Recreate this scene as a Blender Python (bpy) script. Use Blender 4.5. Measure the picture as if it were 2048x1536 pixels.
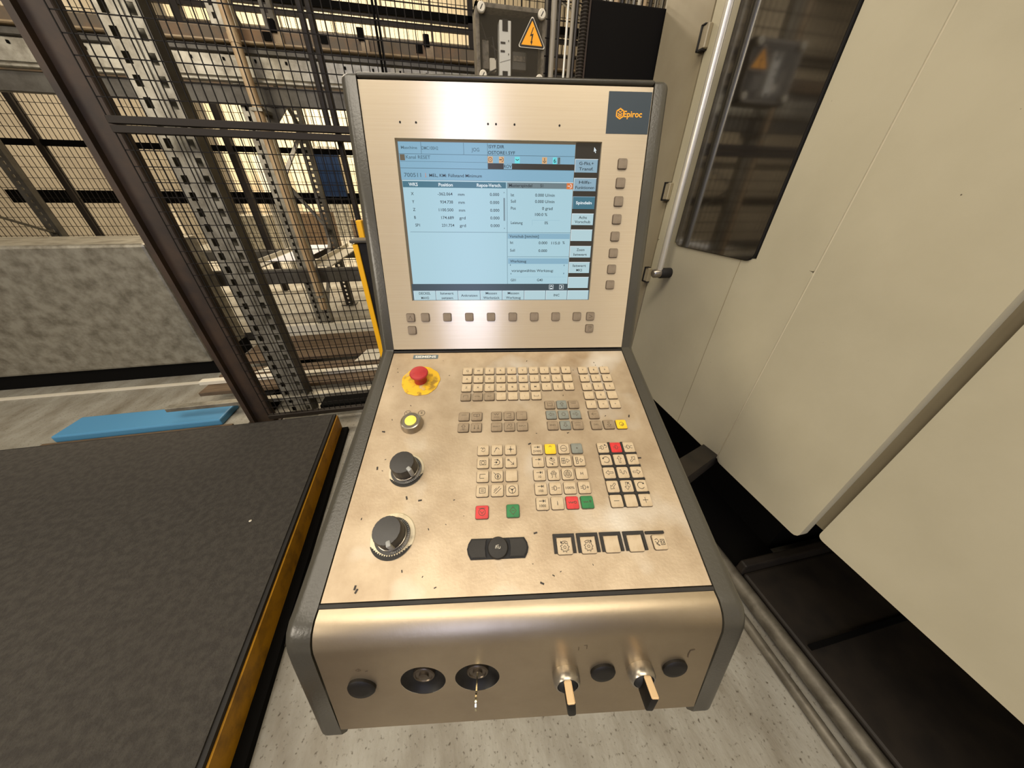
import bpy, bmesh, math, random
from mathutils import Matrix, Vector, Euler
random.seed(4)
PI = math.pi
S = bpy.context.scene
for o in list(bpy.data.objects): bpy.data.objects.remove(o)

# ------------------------------------------------------------------ camera
cam_d = bpy.data.cameras.new('camera'); cam = bpy.data.objects.new('camera', cam_d)
S.collection.objects.link(cam); S.camera = cam
CR = Vector((0.97942859, -0.20155709, 0.00971483))
CU = Vector((0.10006586, 0.52693087, 0.84399685))
CF = Vector((0.17523259, 0.82566252, -0.53626014))
CO = Vector((0, 0, 1.37)); FPX = 599.4
m = Matrix((CR, CU, -CF)).transposed().to_4x4(); m.translation = CO
cam.matrix_world = m
cam_d.sensor_fit = 'HORIZONTAL'; cam_d.sensor_width = 36; cam_d.lens = FPX/2048*36
cam_d.clip_start = 0.02; cam_d.clip_end = 100

# ------------------------------------------------------------------ world, lights, exposure
W = bpy.data.worlds.new('hall_air'); S.world = W; W.use_nodes = True
W.node_tree.nodes['Background'].inputs[0].default_value = (1.0, 0.9, 0.76, 1)
W.node_tree.nodes['Background'].inputs[1].default_value = 0.25
S.view_settings.view_transform = 'Standard'; S.view_settings.look = 'None'
S.view_settings.exposure = 0.0; S.view_settings.gamma = 1.0
S.view_settings.use_curve_mapping = False

def area(name, loc, target, sx, sy, power, col):
    l = bpy.data.lights.new(name, 'AREA'); l.shape = 'RECTANGLE'; l.size = sx; l.size_y = sy
    l.energy = power; l.color = col
    o = bpy.data.objects.new(name, l); S.collection.objects.link(o)
    o.location = loc
    o.rotation_euler = (Vector(target)-Vector(loc)).to_track_quat('-Z', 'Y').to_euler()
    return o
WARM = (1.0, 0.90, 0.75)
area('hall_lamp', (-0.4, -1.4, 5.6), (0.1, 0.5, 1.1), 4.5, 1.2, 210, WARM)
area('hall_lamp', (-4.6, -2.6, 3.4), (0.1, 0.6, 1.1), 2.2, 1.6, 170, WARM)
area('hall_lamp', (-2.6, 0.4, 4.9), (0.8, 0.8, 1.0), 0.5, 2.6, 50, WARM)
area('back_bay_lamp', (-3.0, 9.5, 5.8), (-3.0, 13.0, 1.2), 6.0, 1.0, 950, (1.0, 0.88, 0.70))
area('back_bay_lamp', (-2.5, 7.4, 5.6), (-2.5, 8.0, 0.0), 5.0, 1.2, 620, (1.0, 0.84, 0.62))
area('rack_lamp', (-2.0, 3.6, 4.9), (-1.6, 3.2, 0.5), 2.5, 0.5, 45, WARM)

# ------------------------------------------------------------------ materials
def lin(c):
    return tuple(((v/255)/12.92 if v/255 <= .04045 else ((v/255+.055)/1.055)**2.4) for v in c)+(1,)
MATS = {}
def mat(name, c, rough=.5, metal=0., c2=None, scale=8., lo=.4, hi=.65, spec=.5, bump=0., bscale=60., stretch=(1,1,1), aniso=0., emit=None, es=0., detail=6., c3=None, scale3=40., lo3=.62, hi3=.66, rot=0., alpha=None):
    if name in MATS: return MATS[name]
    M = bpy.data.materials.new(name); M.use_nodes = True; nt = M.node_tree; N = nt.nodes; L = nt.links
    b = N['Principled BSDF']
    b.inputs['Base Color'].default_value = lin(c); b.inputs['Roughness'].default_value = rough
    b.inputs['Metallic'].default_value = metal; b.inputs['Specular IOR Level'].default_value = spec
    if emit: b.inputs['Emission Color'].default_value = lin(emit); b.inputs['Emission Strength'].default_value = es
    if alpha is not None: b.inputs['Alpha'].default_value = alpha
    tc = N.new('ShaderNodeTexCoord'); mp = N.new('ShaderNodeMapping'); mp.inputs['Scale'].default_value = stretch
    L.new(tc.outputs['Object'], mp.inputs['Vector'])
    src = None
    if c2:
        n = N.new('ShaderNodeTexNoise'); n.inputs['Scale'].default_value = scale; n.inputs['Detail'].default_value = detail
        n.inputs['Roughness'].default_value = .62
        L.new(mp.outputs[0], n.inputs['Vector'])
        r = N.new('ShaderNodeValToRGB'); r.color_ramp.elements[0].position = lo; r.color_ramp.elements[1].position = hi
        r.color_ramp.elements[0].color = lin(c); r.color_ramp.elements[1].color = lin(c2)
        L.new(n.outputs['Fac'], r.inputs['Fac']); src = r.outputs['Color']
    if c3:
        n = N.new('ShaderNodeTexNoise'); n.inputs['Scale'].default_value = scale3; n.inputs['Detail'].default_value = 3
        L.new(tc.outputs['Object'], n.inputs['Vector'])
        r = N.new('ShaderNodeValToRGB'); r.color_ramp.elements[0].position = lo3; r.color_ramp.elements[1].position = hi3
        r.color_ramp.elements[0].color = (0,0,0,1); r.color_ramp.elements[1].color = (1,1,1,1)
        L.new(n.outputs['Fac'], r.inputs['Fac'])
        mx = N.new('ShaderNodeMix'); mx.data_type = 'RGBA'; L.new(r.outputs['Color'], mx.inputs['Factor'])
        if src: L.new(src, mx.inputs[6])
        else: mx.inputs[6].default_value = lin(c)
        mx.inputs[7].default_value = lin(c3); src = mx.outputs[2]
    if src: L.new(src, b.inputs['Base Color'])
    if bump:
        n = N.new('ShaderNodeTexNoise'); n.inputs['Scale'].default_value = bscale; n.inputs['Detail'].default_value = 4
        L.new(mp.outputs[0], n.inputs['Vector'])
        bp = N.new('ShaderNodeBump'); bp.inputs['Strength'].default_value = bump; bp.inputs['Distance'].default_value = .002
        L.new(n.outputs['Fac'], bp.inputs['Height']); L.new(bp.outputs[0], b.inputs['Normal'])
    if aniso:
        b.inputs['Anisotropic'].default_value = aniso; b.inputs['Anisotropic Rotation'].default_value = rot
        # brushing runs along the object's own x axis
        cx = N.new('ShaderNodeVectorTransform'); cx.vector_type = 'VECTOR'; cx.convert_from = 'OBJECT'; cx.convert_to = 'WORLD'
        cx.inputs[0].default_value = (1, 0, 0)
        L.new(cx.outputs[0], b.inputs['Tangent'])
    MATS[name] = M
    return M

m_screen_steel = mat('brushed_steel', (222,206,177), .25, .46, (217,200,171), 6, .35, .7, rot=.25, aniso=.9, bump=.02, bscale=30, stretch=(1,60,1))
m_key_steel = mat('grimy_steel', (190,171,142), .46, .36, (156,135,106), 11, .36, .72, c3=(206,197,180), scale3=8, lo3=.54, hi3=.74, bump=.10, bscale=260)
m_front_steel = mat('bezel_steel', (178,162,136), .38, .95, (160,144,120), 7, .36, .74, rot=.25, aniso=.4, bump=.05, bscale=200)
m_cheek = mat('grey_casting', (70,67,58), .30, .05, (60,57,50), 5, .4, .7, bump=.12, bscale=300)
m_black = mat('black_plastic', (28,25,21), .5, 0, (20,18,15), 30, .4, .6, spec=.25)
m_gap = mat('gap_black', (14,12,10), .7)
m_rubber = mat('dark_rubber', (46,43,38), .55, 0, (38,35,30), 20, .4, .6, spec=.3)
m_key = mat('cream_key', (194,174,141), .5, 0, (178,156,122), 90, .45, .72)
m_keyg = mat('taupe_key', (146,128,102), .5, 0, (128,110,86), 90, .45, .7)
m_keys = mat('screen_key', (134,120,99), .5, 0, (122,107,86), 90, .45, .7)
m_keyb = mat('bluegrey_key', (128,130,118), .5, 0, (112,114,104), 90, .45, .7)
m_keyy = mat('yellow_key', (236,196,40), .45, 0, (222,176,30), 90, .45, .7)
m_keyr = mat('red_key', (206,52,50), .45, 0, (184,42,42), 90, .45, .7)
m_keygr = mat('green_key', (36,120,62), .45, 0, (28,102,52), 90, .45, .7)
m_ink = mat('ink', (78,64,48), .6)
m_inkd = mat('dark_ink', (40,33,26), .6)
m_hole = mat('pin_hole', (12,10,8), .8)
m_red = mat('mushroom_red', (172,42,42), .42, 0, (150,34,36), 120, .5, .7)
m_yel = mat('worn_yellow', (222,176,24), .6, 0, (150,116,30), 60, .48, .62, c3=(196,172,120), scale3=30, lo3=.62, hi3=.68)
m_yelcap = mat('pale_yellow', (238,224,96), .45, 0, (228,212,78), 60)  # the cap's own pale yellow
m_knob = mat('knob_black', (52,49,44), .42, 0, (44,41,37), 60)
m_knobs = mat('knob_side', (24,22,20), .35)
m_ptr = mat('pointer_grey', (150,150,144), .4)
m_ring = mat('worn_ring', (206,192,160), .4, .2, (150,136,110), 34, .50, .66)
m_ring2 = mat('scale_ring', (50,47,41), .5, 0, (120,112,98), 70, .56, .64)
m_chrome = mat('ring_metal', (166,158,144), .28, .8, (140,130,114), 30)
m_lock = mat('lock_metal', (92,82,70), .35, .8)
m_cream = mat('lever_cream', (220,190,145), .5)
m_nickel = mat('nickel', (222,214,180), .2, 1.)
m_navy = mat('navy_sticker', (50,62,68), .5)
m_orange = mat('orange_print', (248,170,32), .5)
m_nplate = mat('name_plate', (96,112,116), .4, .3)
m_white = mat('white_print', (226,224,212), .5)

def emis(name, c, s=1.0, rough=.25):
    M = bpy.data.materials.new(name); M.use_nodes = True; b = M.node_tree.nodes['Principled BSDF']
    b.inputs['Base Color'].default_value = (.01,.01,.01,1); b.inputs['Roughness'].default_value = rough
    b.inputs['Specular IOR Level'].default_value = .3
    b.inputs['Emission Color'].default_value = lin(c); b.inputs['Emission Strength'].default_value = s
    return M
e_blue = emis('lcd_blue', (134,174,194)); e_pale = emis('lcd_pale', (168,203,214)); e_head = emis('lcd_teal', (66,112,128))
e_grey = emis('lcd_grey', (118,140,148)); e_dark = emis('lcd_dark', (56,50,40)); e_dark2 = emis('lcd_slate', (60,74,80))
e_btn = emis('lcd_button', (138,168,184)); e_btn2 = emis('lcd_button_pale', (176,204,210)); e_line = emis('lcd_line', (74,100,112))
e_text = emis('lcd_text', (26,32,34)); e_white = emis('lcd_white', (225,235,238)); e_orange = emis('lcd_orange', (214,170,120))
e_cyan = emis('lcd_cyan', (110,220,226)); e_brown = emis('lcd_brown', (104,92,72)); e_top = emis('lcd_top', (130,172,194)); e_ored = emis('lcd_orange_sign', (214,120,60))
e_greyL = emis('lcd_header_grey', (108,124,128))

m_machine = mat('machine_paint', (190,182,156), .40, 0, (181,173,147), 3, .4, .7, c3=(70,58,42), scale3=55, lo3=.765, hi3=.79, bump=.05, bscale=350)
m_machine2 = mat('machine_frame_paint', (158,147,122), .4, 0, (148,136,112), 3, .4, .7)
m_bar = mat('handle_steel', (214,208,192), .30, .45)
m_glass = mat('tinted_glass', (30,26,21), .07, 0, spec=1.0); m_glass.node_tree.nodes['Principled BSDF'].inputs['IOR'].default_value = 1.9
m_void = mat('void_black', (9,8,6), .85, spec=.1)  # black parts; also puts the shade of hollows into the colour
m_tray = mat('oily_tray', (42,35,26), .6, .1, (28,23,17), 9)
m_rail = mat('kerb_grey', (112,106,92), .45, .3, (84,78,66), 20)
m_floor = mat('painted_concrete', (154,150,137), .55, 0, (112,103,86), 7, .40, .74, c3=(74,64,49), scale3=95, lo3=.60, hi3=.74, bump=1.0, bscale=70, stretch=(1,.45,1), detail=12)
m_mat = mat('rubber_mat', (60,56,49), .9, 0, (48,44,38), 40, .4, .6, bump=1.0, bscale=200)
m_lip = mat('mat_edge', (24,21,17), .7)
m_yedge = mat('yellow_edge', (186,132,14), .55, 0, (128,90,18), 10, .48, .7)
m_yclean = mat('signal_yellow', (240,178,12), .5)
m_fence = mat('fence_black', (22,18,14), .7, spec=.2)
m_fbar = mat('fence_frame', (38,31,23), .6, 0, spec=.3)
m_rust = mat('rusty_beam', (92,80,62), .6, .2, (126,94,60), 6, .45, .75)
m_brown = mat('dark_brown_post', (58,42,27), .65, 0, (40,29,19), 8)
m_gbeam = mat('galvanised', (160,155,140), .42, .55, (118,112,98), 12)
m_rbeam = mat('dull_steel', (88,84,75), .5, .4, (70,65,56), 10)
m_pipe = mat('beige_pipe', (196,172,136), .45, 0, (176,146,108), 6)
m_wall = mat('cream_wall', (226,210,178), .8, 0, (214,196,162), .8)
m_dwall = mat('dim_wall', (120,112,96), .8, 0, (104,96,82), 1.2)
m_ceil = mat('ceiling_sheet', (112,106,94), .8)
m_wood = mat('pallet_wood', (104,85,62), .8, 0, (80,63,45), 5, .4, .7, stretch=(1,6,6))
m_blue = mat('blue_board', (28,66,112), .5)
m_lblue = mat('light_blue_crate', (78,140,180), .5)
m_offw = mat('off_white', (214,206,186), .6)
m_sheet = mat('white_sheet', (236,238,244), .4)  # bluish white takes the sky's reflection into the sheet colour
m_boxgrey = mat('enclosure_grey', (110,101,84), .5, 0, (78,70,56), 60, .45, .62)
m_cable = mat('cable_grey', (140,132,116), .45)
m_cabled = mat('cable_dark', (44,38,31), .5)
m_dblack = mat('cabinet_black', (13,11,9), .8, spec=.12)

# ------------------------------------------------------------------ mesh helpers
def link(o, parent=None, mw=None):
    S.collection.objects.link(o)
    if parent is not None: o.parent = parent
    if mw is not None: o.matrix_local = mw
    return o
def obj(name, bm, material, parent=None, mw=None, smooth=False, **props):
    me = bpy.data.meshes.new(name); bmesh.ops.recalc_face_normals(bm, faces=bm.faces) if not props.pop('keepn', 0) else None
    bm.to_mesh(me); bm.free()
    me.materials.append(material)
    if smooth:
        for p in me.polygons: p.use_smooth = True
        try: me.set_sharp_from_angle(angle=math.radians(40))
        except Exception: pass
    o = bpy.data.objects.new(name, me); link(o, parent, mw)
    for k, v in props.items(): o[k] = v
    return o
def inst(o, name, parent, mw, material=None, **props):
    c = bpy.data.objects.new(name, o.data if material is None else o.data.copy())
    if material is not None: c.data.materials[0] = material
    link(c, parent, mw)
    for k, v in props.items(): c[k] = v
    return c
def T(x, y, z=0): return Matrix.Translation((x, y, z))
def RZ(a): return Matrix.Rotation(a, 4, 'Z')
def box(bm, x0, x1, y0, y1, z0, z1, M=None):
    vs = [bm.verts.new(v) for v in ((x0,y0,z0),(x1,y0,z0),(x1,y1,z0),(x0,y1,z0),(x0,y0,z1),(x1,y0,z1),(x1,y1,z1),(x0,y1,z1))]
    for f in ((0,3,2,1),(4,5,6,7),(0,1,5,4),(1,2,6,5),(2,3,7,6),(3,0,4,7)): bm.faces.new([vs[i] for i in f])
    if M is not None: bmesh.ops.transform(bm, matrix=M, verts=vs)
    return vs
def boxbm(*a, M=None, bev=0., seg=2):
    bm = bmesh.new(); box(bm, *a, M=M)
    if bev: bmesh.ops.bevel(bm, geom=bm.edges[:], offset=bev, segments=seg, affect='EDGES', profile=.5)
    return bm
def bar(bm, p, q, w, h=None, up=(0,0,1)):
    p = Vector(p); q = Vector(q); d = (q-p); L = d.length; d.normalize(); h = h or w
    s = d.cross(Vector(up))
    if s.length < 1e-4: s = d.cross(Vector((0,1,0)))
    s.normalize(); u = s.cross(d)
    R = Matrix((s, d, u)).transposed().to_4x4(); R.translation = p
    box(bm, -w/2, w/2, 0, L, -h/2, h/2, M=R)
def tube(bm, pts, r, n=10, caps=True):
    pts = [Vector(p) for p in pts]; rings = []
    for i, p in enumerate(pts):
        d = (pts[min(i+1,len(pts)-1)]-pts[max(i-1,0)]).normalized()
        a = d.cross(Vector((0,0,1)));
        if a.length < 1e-3: a = d.cross(Vector((0,1,0)))
        a.normalize(); b = d.cross(a)
        rr = r[i] if isinstance(r, (list,tuple)) else r
        rings.append([bm.verts.new(p+a*math.cos(2*PI*k/n)*rr+b*math.sin(2*PI*k/n)*rr) for k in range(n)])
    for A, B in zip(rings, rings[1:]):
        for k in range(n): bm.faces.new((A[k],A[(k+1)%n],B[(k+1)%n],B[k]))
    if caps: bm.faces.new(rings[0][::-1]); bm.faces.new(rings[-1])
def lathe(prof, n=32, M=None, cap0=True, cap1=True, wob=None):
    bm = bmesh.new(); rings = []
    for r, z in prof:
        rings.append([bm.verts.new((r*(wob(k/n) if wob else 1)*math.cos(2*PI*k/n), r*(wob(k/n) if wob else 1)*math.sin(2*PI*k/n), z)) for k in range(n)])
    for A, B in zip(rings, rings[1:]):
        for k in range(n): bm.faces.new((A[k],A[(k+1)%n],B[(k+1)%n],B[k]))
    if cap0: bm.faces.new(rings[0][::-1])
    if cap1: bm.faces.new(rings[-1])
    if M is not None: bmesh.ops.transform(bm, matrix=M, verts=bm.verts)
    return bm
def prism(pts, x0, x1):      # (y,z) outline swept along x
    bm = bmesh.new()
    a = [bm.verts.new((x0,y,z)) for y,z in pts]; b = [bm.verts.new((x1,y,z)) for y,z in pts]
    bm.faces.new(a); bm.faces.new(b[::-1]); n = len(pts)
    for i in range(n): bm.faces.new((a[i],b[i],b[(i+1)%n],a[(i+1)%n]))
    return bm
def plate(pts, z0, z1):      # (x,y) outline raised in z
    bm = bmesh.new()
    a = [bm.verts.new((x,y,z0)) for x,y in pts]; b = [bm.verts.new((x,y,z1)) for x,y in pts]
    bm.faces.new(a[::-1]); bm.faces.new(b); n = len(pts)
    for i in range(n): bm.faces.new((a[i],a[(i+1)%n],b[(i+1)%n],b[i]))
    return bm
def rrect(w, h, r, n=4, cx=0, cy=0):
    P = []
    for sx, sy, a0 in ((1,1,0),(-1,1,PI/2),(-1,-1,PI),(1,-1,1.5*PI)):
        for k in range(n+1):
            a = a0+PI/2*k/n; P.append((cx+sx*(w/2-r)+r*math.cos(a), cy+sy*(h/2-r)+r*math.sin(a)))
    return P
def quad(bm, x0, x1, y0, y1, z=0):
    bm.faces.new([bm.verts.new(v) for v in ((x0,y0,z),(x1,y0,z),(x1,y1,z),(x0,y1,z))])
def line(bm, pts, w, z=0, closed=False):
    pts = [Vector((p[0],p[1])) for p in pts]
    if closed: pts = pts+[pts[0]]
    for p, q in zip(pts, pts[1:]):
        d = (q-p)
        if d.length < 1e-7: continue
        d.normalize(); s = Vector((-d.y, d.x))*w/2; e = d*w*.35
        bm.faces.new([bm.verts.new((v.x,v.y,z)) for v in (p-e-s, q+e-s, q+e+s, p-e+s)])
def circ(cx, cy, r, n=20, a0=0., a1=2*PI): return [(cx+r*math.cos(a0+(a1-a0)*k/n), cy+r*math.sin(a0+(a1-a0)*k/n)) for k in range(n+1)]
_tc = {}
def text_polys(s, bold=False):
    k = (s, bold)
    if k in _tc: return _tc[k]
    cu = bpy.data.curves.new('t', 'FONT'); cu.body = s; cu.resolution_u = 3; cu.offset = .022 if bold else .008
    o = bpy.data.objects.new('t', cu); S.collection.objects.link(o)
    bpy.context.view_layer.update()
    me = bpy.data.meshes.new_from_object(o)
    vs = [v.co.copy() for v in me.vertices]; fs = [tuple(p.vertices) for p in me.polygons]
    bpy.data.objects.remove(o); bpy.data.curves.remove(cu); bpy.data.meshes.remove(me)
    _tc[k] = (vs, fs); return _tc[k]
def text(bm, s, x, y, h, z=0, align='c', w=None, bold=False, shear=0.):
    """h = capital height; y = centre of the capitals"""
    vs, fs = text_polys(s, bold)
    if not vs: return
    caph = .72; k = h/caph
    x0 = min(v.x for v in vs); x1 = max(v.x for v in vs); kx = k if w is None else w/(x1-x0)
    ww = (x1-x0)*kx; ox = {'c': x-ww/2, 'l': x, 'r': x-ww}[align]
    nv = [bm.verts.new((ox+(v.x-x0)*kx+shear*v.y*k, y-h/2+v.y*k, z)) for v in vs]
    for f in fs:
        try: bm.faces.new([nv[i] for i in f])
        except ValueError: pass
def empty(name, loc, rz=0., **props):
    o = bpy.data.objects.new(name, None); S.collection.objects.link(o); o.location = loc; o.rotation_euler = (0,0,rz)
    o.empty_display_size = .1
    for k, v in props.items(): o[k] = v
    return o
def tag(o, label=None, category=None, group=None, kind=None):
    if label: o['label'] = label
    if category: o['category'] = category
    if group: o['group'] = group
    if kind: o['kind'] = kind
    return o

m_lipc = mat('beam_lip', (150,130,98), .5, .1, (120,100,72), 9)
def ray(px, py): return (CR*((px-1024)/FPX) + CU*((768-py)/FPX) + CF)
def at(px, py, y=None, z=None, x=None):
    d = ray(px, py)
    t = (y-CO.y)/d.y if y is not None else ((z-CO.z)/d.z if z is not None else (x-CO.x)/d.x)
    return CO + d*t

# ================================================================== THE HALL
def struct(name, bm, material, **k):
    o = obj(name, bm, material, **k); o['kind'] = 'structure'; return o
struct('floor', boxbm(-7, 6, -5, 15, -.1, 0), m_floor)
wb = struct('wall_back', boxbm(-7, 6, 14.2, 14.4, 0, 7), m_dwall)
# cream wall cladding in separate sheets with steel posts between
for i in range(9):
    x0 = -6.9+i*1.44
    obj('wall_sheet', boxbm(x0+.03, x0+1.41, 14.12, 14.2, .25, 5.25, bev=.01, seg=1), m_wall, wb)
    obj('wall_sheet', boxbm(x0+.03, x0+1.41, 14.12, 14.2, 5.32, 6.9, bev=.01, seg=1), m_wall, wb)
struct('wall_left', boxbm(-7.2, -7, -5, 15, 0, 7), m_dwall)
struct('wall_right', boxbm(6, 6.2, -5, 15, 0, 7), m_dwall)
wf = struct('wall_front', boxbm(-7, 6, -5.2, -5, 0, 7), m_dwall)
wn = struct('window_1', boxbm(-1.95, -.75, -4.99, -4.96, 1.3, 6.6), m_fbar)
obj('window_pane', boxbm(-1.88, -.82, -4.955, -4.95, 1.38, 6.52), emis('daylight_pane', (196,208,255), 6.3), wn)
struct('ceiling', boxbm(-7.2, 6.2, -5.2, 15, 7, 7.2), m_ceil)
tr = struct('trim_1', boxbm(-7, 6, 13.9, 14.1, 5.24, 5.34), m_fbar)

# ------------------------------------------------------------------ near safety fence
def mesh_grid(x0, x1, z0, z1, px, pz, r, y=0.):
    bm = bmesh.new()
    n = int(round((x1-x0)/px))
    for i in range(n+1):
        x = x0+(x1-x0)*i/n; box(bm, x-r, x+r, y-r, y+r, z0, z1)
    n = int(round((z1-z0)/pz))
    for i in range(n+1):
        z = z0+(z1-z0)*i/n; box(bm, x0, x1, y+r*.6, y+r*2.2, z-r, z+r)
    return bm
YF = 1.85
fence = empty('safety_fence', (0, YF, 0)); tag(fence, 'black wire mesh safety fence close behind the control console', 'fence')
def fm(z0, z1, name='mesh_panel'):
    o = obj(name, mesh_grid(-1.25, 1.5, z0, z1, .034, .0553, .0017), m_fence, fence); o['kind'] = 'stuff'
fm(1.614, 2.39); fm(.12, 1.562)
obj('frame_rail', boxbm(-1.25, 1.5, -.012, .018, 1.589, 1.614, bev=.002, seg=1), m_fbar, fence)
obj('frame_rail', boxbm(-1.25, 1.5, -.012, .018, 1.560, 1.585, bev=.002, seg=1), m_fbar, fence)
obj('frame_rail', boxbm(-1.25, 1.5, -.012, .018, 2.39, 2.42, bev=.002, seg=1), m_fbar, fence)
obj('frame_rail', boxbm(-1.25, 1.5, -.012, .018, .09, .12, bev=.002, seg=1), m_fbar, fence)
bm = boxbm(-1.40, -1.27, .06, .11, 0, 2.45, bev=.004, seg=1); box(bm, -1.395, -1.37, .03, .06, 0, 2.45); box(bm, -1.45, -1.25, .03, .13, 0, .012)
p = obj('end_post', bm, m_brown, fence); p['label'] = 'broad dark brown end post of the fence'
obj('end_post', boxbm(.535, .575, .02, .07, 0, 2.45, bev=.003, seg=1), m_fbar, fence)

# ------------------------------------------------------------------ far fence, finer looking
fence2 = empty('far_fence', (0, 5.6, 0)); tag(fence2, 'second dark wire mesh fence far behind the pallet rack', 'fence')
o = obj('mesh_panel', mesh_grid(-6.6, 4.5, 1.86, 4.2, .055, .11, .0024), m_fence, fence2); o['kind'] = 'stuff'
o = obj('mesh_panel', mesh_grid(-6.6, 4.5, .3, 1.80, .055, .11, .0024), m_fence, fence2); o['kind'] = 'stuff'
obj('frame_rail', boxbm(-6.6, 4.5, -.02, .02, 1.80, 1.86), m_void, fence2)
zt = at(820, 28, y=5.6).z; obj('frame_rail', boxbm(-6.6, 4.5, -.03, .02, zt-.03, zt+.03), m_void, fence2)
zt = at(820, 49, y=5.6).z; obj('frame_rail', boxbm(-6.6, 4.5, -.02, .02, zt-.035, zt), m_fbar, fence2); obj('frame_rail', boxbm(-6.6, 4.5, -.02, .02, zt+.03, zt+.045), m_fbar, fence2)
obj('frame_rail', boxbm(-6.6, 4.5, -.02, .02, .27, .30), m_fbar, fence2)
for x in (-6.6, -4.6, -2.6, .6, 2.6, 4.5): obj('post', boxbm(x-.03, x+.03, -.03, .03, 0, 4.22), m_fbar, fence2)

# ------------------------------------------------------------------ perforated steel profile (real slots)
def perforated(w, hw, hh, pitch, z0, z1, depth=.05, t=.004, two=False, flange=True, back=False):
    """channel profile, front at y=0, with a row (or two) of slots"""
    bm = bmesh.new()
    cols = [0.] if not two else [-w*.28, w*.28]
    xs = []
    edges = [-w/2]+[v for c in cols for v in (c-hw/2, c+hw/2)]+[w/2]
    for i in range(0, len(edges), 2): box(bm, edges[i], edges[i+1], 0, t, z0, z1)
    for c in cols:
        z = z0
        while z < z1:
            box(bm, c-hw/2, c+hw/2, 0, t, z, min(z+pitch-hh, z1)); z += pitch
    if two: box(bm, -w*.09, w*.09, -.006, 0, z0, z1); 
    if flange:
        box(bm, -w/2, -w/2+t, t, depth, z0, z1); box(bm, w/2-t, w/2, t, depth, z0, z1)
    if back: box(bm, -w/2+t, w/2-t, depth-t, depth, z0, z1)
    return bm
# single wide upright right behind the fence
t_ = empty('rack_upright', (-1.128, 2.0, 0)); tag(t_, 'wide galvanised perforated upright standing right behind the mesh fence', 'upright')
o = obj('profile', perforated(.16, .026, .036, .068, .0, 2.9, .07, .005, two=True, back=True), m_gbeam, t_)
obj('foot_plate', boxbm(-.11, .11, -.04, .12, 0, .01), m_gbeam, t_)
for x in (-.05, .0, .05): obj('bolt', lathe([(.011,0),(.011,.012),(.006,.016)], 6, M=T(x, -.02, .01)), m_chrome, t_)
obj('splice_cover', boxbm(.075, .082, -.012, .075, .012, 2.9), m_rbeam, t_)

# ------------------------------------------------------------------ pallet rack with its beams
rack = empty('pallet_rack', (-1.32, 3.45, 0)); tag(rack, 'tall pallet rack of perforated uprights and beams behind the mesh fence', 'rack')
RX = -1.32
def rp(name, bm, material, **k):
    return obj(name, bm, material, rack, T(1.32, -3.45, 0), **k)
for ux in (-1.32, -4.1, 1.5):
    bm = perforated(.15, .020, .030, .060, .0, 3.9, .07, .004, two=True, back=True); bmesh.ops.translate(bm, verts=bm.verts, vec=(ux-.03, 3.45, 0)); rp('upright', bm, m_gbeam)
    bm = perforated(.10, .022, .028, .055, .0, 3.9, .06, .004); bmesh.ops.translate(bm, verts=bm.verts, vec=(ux-.09, 4.62, 0)); rp('upright', bm, m_rbeam)
    for k, (za, zb) in enumerate(((.25, .95), (.95, 1.45), (1.45, .95+.98), (1.93, 2.5), (2.5, 3.1), (3.1, 3.7))):
        bm = bmesh.new()
        if k % 2 == 0: bar(bm, (ux, 3.50, za), (ux-.08, 4.62, zb), .035, .012)
        else: bar(bm, (ux-.08, 4.62, za), (ux, 3.50, zb), .035, .012)
        rp('brace', bm, m_rbeam)
    bm = bmesh.new(); box(bm, ux-.1, ux+.1, 3.40, 3.56, 0, .012); rp('foot_plate', bm, m_rbeam)
    bm = bmesh.new(); box(bm, ux-.19, ux+.0, 4.58, 4.72, 0, .012); rp('foot_plate', bm, m_rbeam)
def beam(z0, z1, y0, y1, material, x0=-4.1, x1=2.0, name='beam'):
    return rp(name, boxbm(x0, x1, y0, y1, z0, z1, bev=.006, seg=1), material)
beam(2.245, 2.312, 3.36, 3.40, m_rust, x0=-5.5)
b_ = beam(2.232, 2.248, 3.34, 3.42, m_lipc, x0=-5.5, name='beam_lip')
beam(2.188, 2.229, 3.37, 3.41, m_rbeam, x0=-5.5)
beam(2.065, 2.186, 3.385, 3.41, m_gbeam, x0=-5.5)
beam(2.036, 2.058, 3.36, 3.40, m_gbeam, x0=-5.5)
beam(1.92, 2.03, 3.40, 3.44, m_rbeam, x0=-5.5)
beam(.605, .735, 3.38, 3.43, m_rbeam)
beam(.62, .73, 4.64, 4.70, m_rbeam); beam(2.2, 2.34, 4.64, 4.70, m_rust)
for i in range(26):           # bolt heads in the light band of the top beam
    x = -3.6+i*.2
    rp('bolt', boxbm(x-.006, x+.006, 3.377, 3.386, 2.150, 2.166), m_void)
for hx, hy in ((544,50), (721,67), (853,80)):
    P = at(hx, hy, y=3.34); rp('beam_hook', boxbm(P.x-.024, P.x+.020, 3.33, 3.36, P.z-.035, P.z+.030, bev=.005, seg=1), m_void)
    rp('beam_bracket', boxbm(P.x-.01, P.x+.045, 3.345, 3.362, 2.235, 2.312), m_lipc)
for hx, hy in ((648,78), (839,97), (534,72)):
    P = at(hx, hy, y=3.35); rp('beam_socket', boxbm(P.x-.026, P.x+.022, 3.352, 3.362, P.z-.022, P.z+.022), m_void)
rp('corner_gusset', plate([(-1.26,1.75),(-1.26,1.93),(-1.08,1.93)], 0, .01), m_rbeam).matrix_local = T(1.32,-3.45,0) @ Matrix(((1,0,0,0),(0,0,1,3.42),(0,1,0,0),(0,0,0,1)))
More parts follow.
